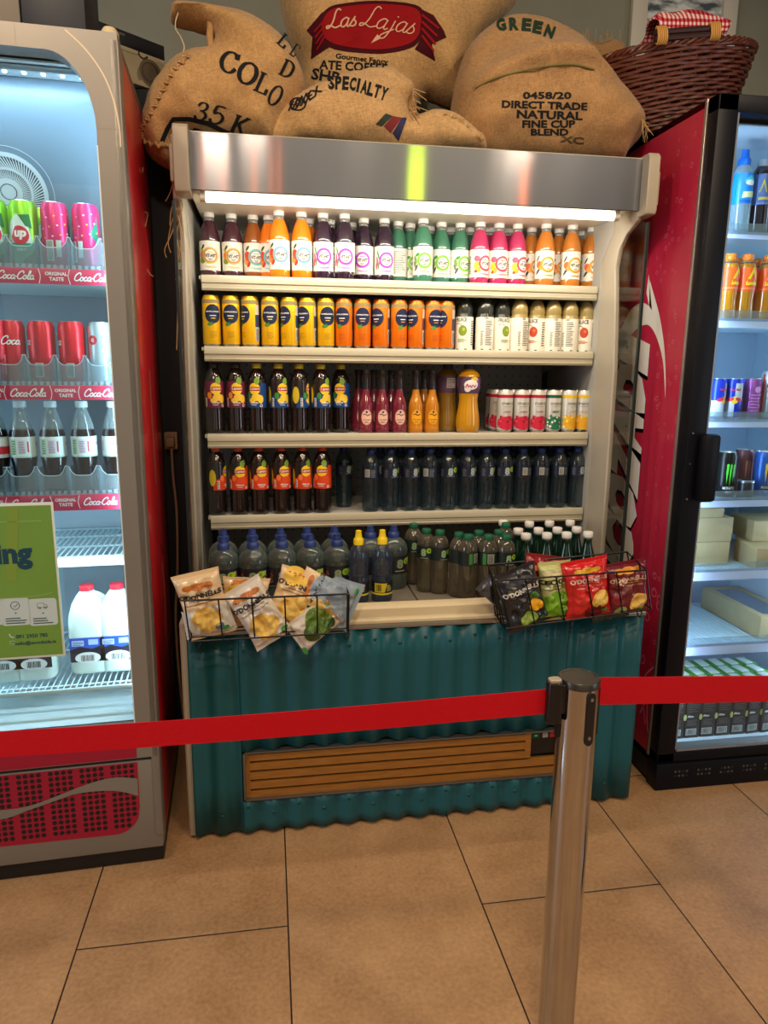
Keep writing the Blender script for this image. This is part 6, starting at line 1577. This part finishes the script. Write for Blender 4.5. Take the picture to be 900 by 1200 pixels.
def crisp_bag(label, art, base, px, py, Y, w, h, th, roll=0, tilt=0, yaw=0, seed=0, group=None, foil=None):
    """pillow bag with crimped ends; px,py is its centre in the photo"""
    t = thing('crisp_bag', label, 'crisps', at_y(px, py, Y), 0, group)
    t.rotation_euler = (Matrix.Rotation(yaw, 3, 'Z') @ Matrix.Rotation(tilt, 3, 'X') @ Matrix.Rotation(roll, 3, 'Y')).to_euler()
    def hh(x, z):
        u, v = min(1, abs(x)/(w/2)), min(1, abs(z)/(h/2))
        s_ = max(0, (1-v**2.6))**.7*max(0, 1-u**4)**.5
        e_ = th*s_
        e_ += s_*(.014*noise.noise(Vector((x*22, z*16, seed)))+.014*(.75-abs(noise.noise(Vector((x*26+z*14, z*30-x*12, seed+3)))*1.6)-.4)+.005*noise.noise(Vector((x*70, z*60, seed+8))))
        e_ += .003*s_*math.sin(x*150+z*40*math.sin(seed))
        if v > .86: e_ = .0012+.0006*math.sin(z*2200)
        return max(e_, .0010)
    def xs_(x, z): return x*(1-.10*(1-(abs(z)/(h/2))**2))
    nu_, nv_ = 26, 34; V = []; F = []
    for s_ in (-1, 1):
        for j in range(nv_+1):
            z = -h/2+h*j/nv_
            for i in range(nu_+1): x = -w/2+w*i/nu_; V.append((xs_(x, z), s_*hh(x, z), z+.004*noise.noise(Vector((x*12, seed, 1)))*(abs(z)/(h/2))))
    n1 = (nu_+1)*(nv_+1)
    for j in range(nv_):
        for i in range(nu_):
            a0 = j*(nu_+1)+i; F += [(a0, a0+1, a0+nu_+2, a0+nu_+1), (n1+a0, n1+a0+nu_+1, n1+a0+nu_+2, n1+a0+1)]
    for j in range(nv_):
        for i in (0, nu_): a0 = j*(nu_+1)+i; F.append((a0, a0+nu_+1, n1+a0+nu_+1, n1+a0))
    for i in range(nu_):
        for j in (0, nv_): a0 = j*(nu_+1)+i; F.append((a0, n1+a0, n1+a0+1, a0+1))
    MB().mesh(V, F, base).build('bag_body', t, angle=60)
    if art: MB().art(art, lambda x, z, e: (xs_(x, z), -hh(x, z)-e, z+.004*noise.noise(Vector((x*12, seed, 1)))*(abs(z)/(h/2))), .010, .0006).build('printed_front', t, angle=60)
    return t
def film(name, c, r=.28): return mat(name, c, r, .0, .6, .35)
def bagart(w, h, name, nc, chip, sub, band=None, spots=(), logo=(190, 110, 40), flavour=None):
    A = Art()
    if band: A.rect(-w/2*.97, w/2*.97, -h*.44, -h*.02, K(band), 1)
    A.disc(0, h*.30, w*.16, K(logo), 2, ry=h*.05).disc(-w*.2, h*.30, w*.10, K(logo), 2, ry=h*.04).disc(w*.2, h*.30, w*.10, K(logo), 2, ry=h*.04)
    A.text(name, 0, h*.17, K(nc), w=w*.86, h=h*.075, bold=.05, layer=3)
    A.rect(-w*.25, w*.25, h*.105, h*.117, K(sub), 2).rect(-w*.32, w*.32, h*.06, h*.072, K(sub), 2)
    for dx, dz, r_, col in spots: A.disc(dx*w, dz*h, r_*w, K(col), 3, ry=r_*w*.8)
    for dx, dz, r_ in chip: A.disc(dx*w, dz*h, r_*w, K((232, 188, 84)), 3, ry=r_*w*.8, rot=.4).disc(dx*w, dz*h, r_*w*.7, K((240, 204, 110)), 4, ry=r_*w*.5, rot=.4)
    A.disc(w*.30, -h*.36, w*.08, K((60, 140, 60)), 3, ry=h*.03)
    return A
creamb = film('bag_cream', (226, 196, 152)); creamw = film('bag_pale', (216, 206, 190)); greyb = film('bag_grey', (150, 160, 166))
GL, GRt = 'crisp bags in the left wire basket', 'crisp bags in the right wire basket'
chips = [(-.05, -.14, .24), (.12, -.20, .2), (.0, -.26, .2)]
W_, H_ = .145, .20
Yb = -.083
a0 = bagart(W_, H_, "O'DONNELLS", (44, 40, 48), chips, (150, 110, 80), (216, 214, 206), [(.2, -.3, .1, (90, 120, 140))])
crisp_bag('cream crisp bag at the left end of the left wire basket, its corner pointing left', a0, creamb, 239, 708, -.092, .128, .19, .028, roll=-.22, tilt=.05, seed=1, group=GL)
a0 = bagart(W_, H_, '', (44, 40, 48), [], (150, 110, 80), None, [(-.1, .1, .35, (238, 200, 60)), (.15, .2, .25, (240, 210, 90))])
crisp_bag('cream crisp bag with yellow flash, behind the tilted one in the left wire basket', a0, creamb, 287, 706, -.045, .13, .15, .016, roll=.1, tilt=.1, seed=2, group=GL)
a0 = bagart(W_, H_, "O'DONNELLS", (40, 44, 56), chips, (150, 130, 110), None, [])
crisp_bag('pale crisp bag tilted to the right, point hanging through the left wire basket', a0, creamw, 302, 718, -.094, .115, .185, .026, roll=-.52, tilt=-.10, seed=3, group=GL)
a0 = bagart(W_, H_, "O'DONNELLS", (60, 50, 50), chips, (160, 120, 90), None, [(-.1, .28, .25, (236, 196, 80))])
crisp_bag('cream crisp bag leaning back in the middle of the left wire basket', a0, creamb, 345, 700, -.06, .125, .155, .022, roll=.35, tilt=-.2, seed=4, group=GL)
a0 = bagart(W_, H_, 'FURNELLS', (50, 50, 44), [(-.25, .1, .18), (-.3, .32, .16)], (150, 130, 90), (140, 156, 166), [(.1, .1, .3, (140, 156, 170)), (.2, -.1, .3, (130, 146, 160)), (-.3, -.1, .1, (210, 170, 70))])
crisp_bag('cream crisp bag with blue grey panel at the right end of the left wire basket', a0, creamb, 383, 699, -.072, .115, .17, .024, roll=-1.15, tilt=-.25, seed=5, group=GL)
a0 = bagart(W_, H_, '', (50, 60, 44), [], (180, 180, 160), None, [(.0, .05, .32, (96, 130, 50)), (-.1, .2, .2, (130, 150, 60)), (.1, -.12, .2, (70, 100, 44)), (.15, .15, .15, (60, 80, 40))])
crisp_bag('pale crisp bag with green picture lying low at the right of the left wire basket', a0, creamw, 370, 729, -.092, .10, .15, .022, roll=.9, tilt=-.1, seed=6, group=GL)
# right basket
blk = film('bag_black', (30, 32, 38)); mar = film('bag_maroon', (112, 18, 36)); redb = film('bag_red', (206, 26, 28)); dred = film('bag_dark_red', (138, 22, 28)); lime = film('bag_lime', (196, 198, 130))
a0 = bagart(W_, H_, "O'DONNELLS", (220, 216, 206), [], (90, 92, 96), None, [(.22, -.12, .16, (240, 176, 30)), (.0, -.30, .2, (150, 180, 80)), (.25, .02, .1, (70, 120, 50))], (60, 62, 68))
crisp_bag('black crisp bag with yellow pepper at the left end of the right wire basket', a0, blk, 611, 701, -.083, .135, .19, .028, roll=-.34, tilt=.0, seed=7, group=GRt)
crisp_bag('torn looking grey corner bag sticking out left of the right wire basket', None, film('bag_charcoal', (66, 66, 72)), 584, 697, -.05, .07, .13, .012, roll=-.8, tilt=0, seed=17, group=GRt)
a0 = bagart(W_, H_, '', (220, 180, 150), [], (200, 120, 100), None, [(.1, -.2, .25, (110, 20, 30))], (226, 120, 60))
crisp_bag('dark red crisp bag standing behind the black and lime bags', a0, dred, 633, 688, -.045, .13, .20, .018, roll=.15, tilt=0, seed=8, group=GRt)
a0 = bagart(W_, H_, 'KEOGHS', (30, 32, 28), [], (90, 96, 60), None, [(-.02, -.18, .36, (120, 180, 40)), (-.1, -.1, .18, (150, 200, 70)), (.14, -.26, .12, (60, 110, 30)), (.1, -.05, .1, (70, 120, 40))], (226, 220, 170))
crisp_bag('lime green crisp bag between the black and bright red bags', a0, lime, 651, 692, -.080, .10, .18, .022, roll=-.12, tilt=.0, seed=9, group=GRt)
a0 = bagart(W_, H_, "O'DONNELLS", (240, 200, 190), [(.22, -.15, .22)], (236, 150, 130), None, [(-.2, -.1, .16, (226, 60, 50)), (.1, -.36, .22, (110, 14, 20))], (244, 190, 60))
crisp_bag('bright red crisp bag in the middle of the right wire basket', a0, redb, 687, 689, -.090, .145, .18, .028, roll=-.16, tilt=.0, seed=10, group=GRt)
crisp_bag('dark green crisp bag mostly hidden between the bright red and maroon bags', None, film('bag_green', (30, 56, 36)), 712, 695, -.048, .12, .17, .012, roll=-.2, tilt=0, seed=11, group=GRt)
a0 = bagart(W_, H_, "O'DONNELLS", (226, 186, 150), [(.22, -.22, .24)], (206, 140, 90), None, [(-.25, -.12, .15, (150, 50, 60)), (-.2, -.32, .14, (176, 190, 120))], (226, 150, 40))
crisp_bag('maroon crisp bag at the right end of the right wire basket', a0, mar, 733, 688, -.085, .135, .165, .026, roll=-.14, tilt=.05, seed=12, group=GRt)

# ================================================================= belt barrier
steel = noisy(mat('post_steel', (186, 186, 186), .13, 1), 30, .04); capd = mat('post_cap', (84, 82, 76), .35, .8); blkp = mat('clip_black', (16, 16, 18), .3)
belt = noisy(mat('belt_red', (196, 6, 24), .62, spec=.25), 160, .06)
PX, PY, PT = .487, -.967, .915
def post(label, x, y):
    t = thing('barrier_post', label, 'barrier post', (x, y, 0))
    MB().lathe([(0, 0), (.16, 0), (.165, .004), (.165, .012), (.15, .018), (.05, .03), (.036, .034), (.036, .05)], steel, 40).build('base', t)
    MB().lathe([(.0318, .03), (.0318, PT-.006)], steel, 40).build('tube', t)
    MB().lathe([(.0335, PT-.012), (.0335, PT-.002), (.032, PT), (.028, PT), (.0275, PT-.001), (0, PT-.001)], capd, 40).build('cap', t)
    mb = MB()
    for a_ in (-PI/2+.22, PI, 0, PI/2):
        c_, s_ = math.cos(a_), math.sin(a_); n_ = Vector((c_, s_, 0)); tt_ = Vector((-s_, c_, 0)); P = []
        for k in range(8): an = PI*k/7; P.append((.0075*math.cos(an), .0075*math.sin(an)))
        out = [(p[0], PT-.022+p[1]) for p in P]+[(-p[0], PT-.098-p[1]) for p in P]
        V = [n_*.0312+tt_*p[0]+Vector((0, 0, p[1])) for p in out]+[n_*.0345+tt_*p[0]+Vector((0, 0, p[1])) for p in out]
        k = len(out); mb.mesh(V, [tuple(range(k, 2*k))]+[(i, (i+1) % k, (i+1) % k+k, i+k) for i in range(k)], blkp)
    sl = mb.build('slot_plate', t)
    mb = MB(); n_ = Vector((math.cos(-PI/2+.22), math.sin(-PI/2+.22), 0))
    for z in (PT-.026, PT-.092): mb.tube([n_*.0335+Vector((0, 0, z)), n_*.0355+Vector((0, 0, z))], .003, mat('screw_steel', (180, 180, 180), .3, 1), 8)
    mb.build('slot_screw', sl)
    return t
post1 = post('steel barrier post with black slots and dark cap in the foreground', PX, PY)
def ribbon(P, hgt, m):
    V = []; F = []
    for p, h in zip(P, hgt):
        for dy, dz in ((-.0008, -h/2), (.0008, -h/2), (.0008, h/2), (-.0008, h/2)): V.append((p.x, p.y+dy, p.z+dz))
    for i in range(len(P)-1):
        for k in range(4): F.append((i*4+k, i*4+(k+1) % 4, i*4+4+(k+1) % 4, i*4+4+k))
    F += [(3, 2, 1, 0), tuple(range(len(P)*4-4, len(P)*4))]
    return MB().mesh(V, F, m)
eR = at_d(900, 807, 1.235); sR = Vector((PX+.033, PY+.002, .886))
dR = (eR-sR); farR = sR+dR*2.4
ribbon([sR+(farR-sR)*k/12 for k in range(13)], [.048]*13, belt).build('belt', post1, True)
post('second steel barrier post beyond the right edge, end of the red belt', farR.x+.03, farR.y)
# left belt: comes from a post outside the picture, its clip hooks into this post
BL = thing('barrier_belt', 'red belt running left from the barrier post, with black end clip', 'belt', (PX-.06, PY, .877))
sL = at_d(640, 822, 1.145); eL = at_d(0, 872.5, 1.10); dL = eL-sL; farL = sL+dL*1.5
n_ = 24; P = [sL+(farL-sL)*k/n_ for k in range(n_+1)]
for k, p in enumerate(P): p.z -= .004*math.sin(PI*min(1, k/n_*1.5))
ribbon(P, [.0425]*(n_+1), belt).build('belt', BL, True)
c = at_d(648.5, 821, 1.14)
mb = MB(); V = []
prof = [(-.013, -.004), (-.010, -.010), (.004, -.012), (.012, -.009), (.014, .0), (.012, .008), (.0, .011), (-.011, .008)]
mb.extrude([(c.x+p[0], c.y+p[1]) for p in prof], 'z', c.z-.036, c.z+.033, blkp)
mb.box(c.x+.008, PX-.028, c.y-.006, c.y+.006, c.z-.022, c.z+.028, blkp); mb.build('end_clip', BL, True, bevel=.002)
MB().extrude([(c.x+p[0]*.8, c.y+p[1]*.8) for p in prof], 'z', c.z+.033, c.z+.038, mat('clip_tip', (190, 180, 160), .3, .6)).build('clip_tip', BL, True, bevel=.001)
post('third steel barrier post beyond the left edge, source of the long red belt', farL.x-.03, farL.y)

# ================================================================= light
W = bpy.data.worlds.new('world'); SC.world = W; W.use_nodes = True
W.node_tree.nodes['Background'].inputs[0].default_value = lin((214, 212, 206)); W.node_tree.nodes['Background'].inputs[1].default_value = .8
warm = (255, 230, 202); cool = (214, 236, 255)
light('post_highlight_light', 'AREA', (-3.05, -1.35, 1.4), 34, (232, 240, 255), .7, 2.2, target=(.5, -1.2, 1.2))  # no window in this wall: side light added for a highlight on the post
light('post_highlight_light', 'AREA', (4.1, -2.7, 1.4), 22, (232, 240, 255), .4, 2.2, target=(.5, -.95, 1.0))  # second added side light, for the right edge of the post
# ceiling downlights behind and above the photographer
for x, y, e in ((-.6, -1.2, 12), (.5, -1.3, 12), (1.6, -1.2, 11), (-.055, -2.4, 18), (1.68, -2.4, 18), (-.32, -3.0, 16)):
    light('downlight', 'AREA', (x, y, 3.02), e, warm, .16, rot=(0, 0, 0))
light('sack_fill_spot', 'SPOT', (-.9, -1.5, 2.95), 55, (255, 226, 190), .06, target=(.2, .5, 2.15), spot=70)  # added fill spot, brightens the sacks and upper wall
light('sack_fill_spot', 'SPOT', (1.3, -1.5, 2.95), 40, (255, 226, 190), .06, target=(1.0, .6, 2.2), spot=70)  # second added fill spot, aimed right of the cooler top
# cooler lamp
light('cooler_lamp', 'AREA', (.455, .245, 1.858), 4.4, (255, 244, 224), XR-XL-.16, .03, target=(.455, .62, 1.4))
# left fridge: lamps behind the door frame
for u, s_ in ((-.055, 1), (UL+.055, -1)):
    p = lw(u, .075, 1.28); light('fridge_lamp', 'AREA', p, 3.6, cool, .02, 1.5, target=lw(UL/2-.02*s_, .5, 1.28))
light('fridge_top_lamp', 'AREA', lw(UL/2, .09, 2.06), 2.0, cool, .5, .03, target=lw(UL/2, .3, 1.5), rot=None)
light('fridge_floor_lamp', 'AREA', lw(UL/2, .07, .9), 1.8, cool, .5, .03, target=lw(UL/2, .35, .5))
for x, t_ in ((rx0+.02, 1), (rx1-.02, -1)):
    light('fridge_lamp', 'AREA', (x, RY+.075, 1.12), 6, (206, 226, 255), .02, 1.8, target=((rx0+rx1)/2+.03*t_, RY+.5, 1.12))
# coloured signs and pendants deep in the room, seen as streaks in the steel
light('neon_sign', 'AREA', (1.19, -3.5, 2.80), 3.2, (226, 255, 0), .12, .6, target=(.45, .2, 1.95))
for x, w_, e in ((2.08, .05, 6), (-.45, .02, 4), (-.30, .025, 5), (-.07, .03, 4), (.06, .02, 4), (.12, .02, 4)):
    light('pendant', 'AREA', (x, -3.5, 2.80), e*w_*4, (255, 112, 30), w_, .6, target=(.5, .2, 1.95))
vs = SC.view_settings; vs.view_transform = 'Standard'; vs.look = 'None'; vs.gamma = 1; vs.exposure = .0; vs.use_curve_mapping = False
cy = SC.cycles; cy.use_denoising = True; cy.max_bounces = 8; cy.transparent_max_bounces = 40; cy.glossy_bounces = 4; cy.transmission_bounces = 4; cy.sample_clamp_indirect = 6; cy.caustics_reflective = False; cy.caustics_refractive = False
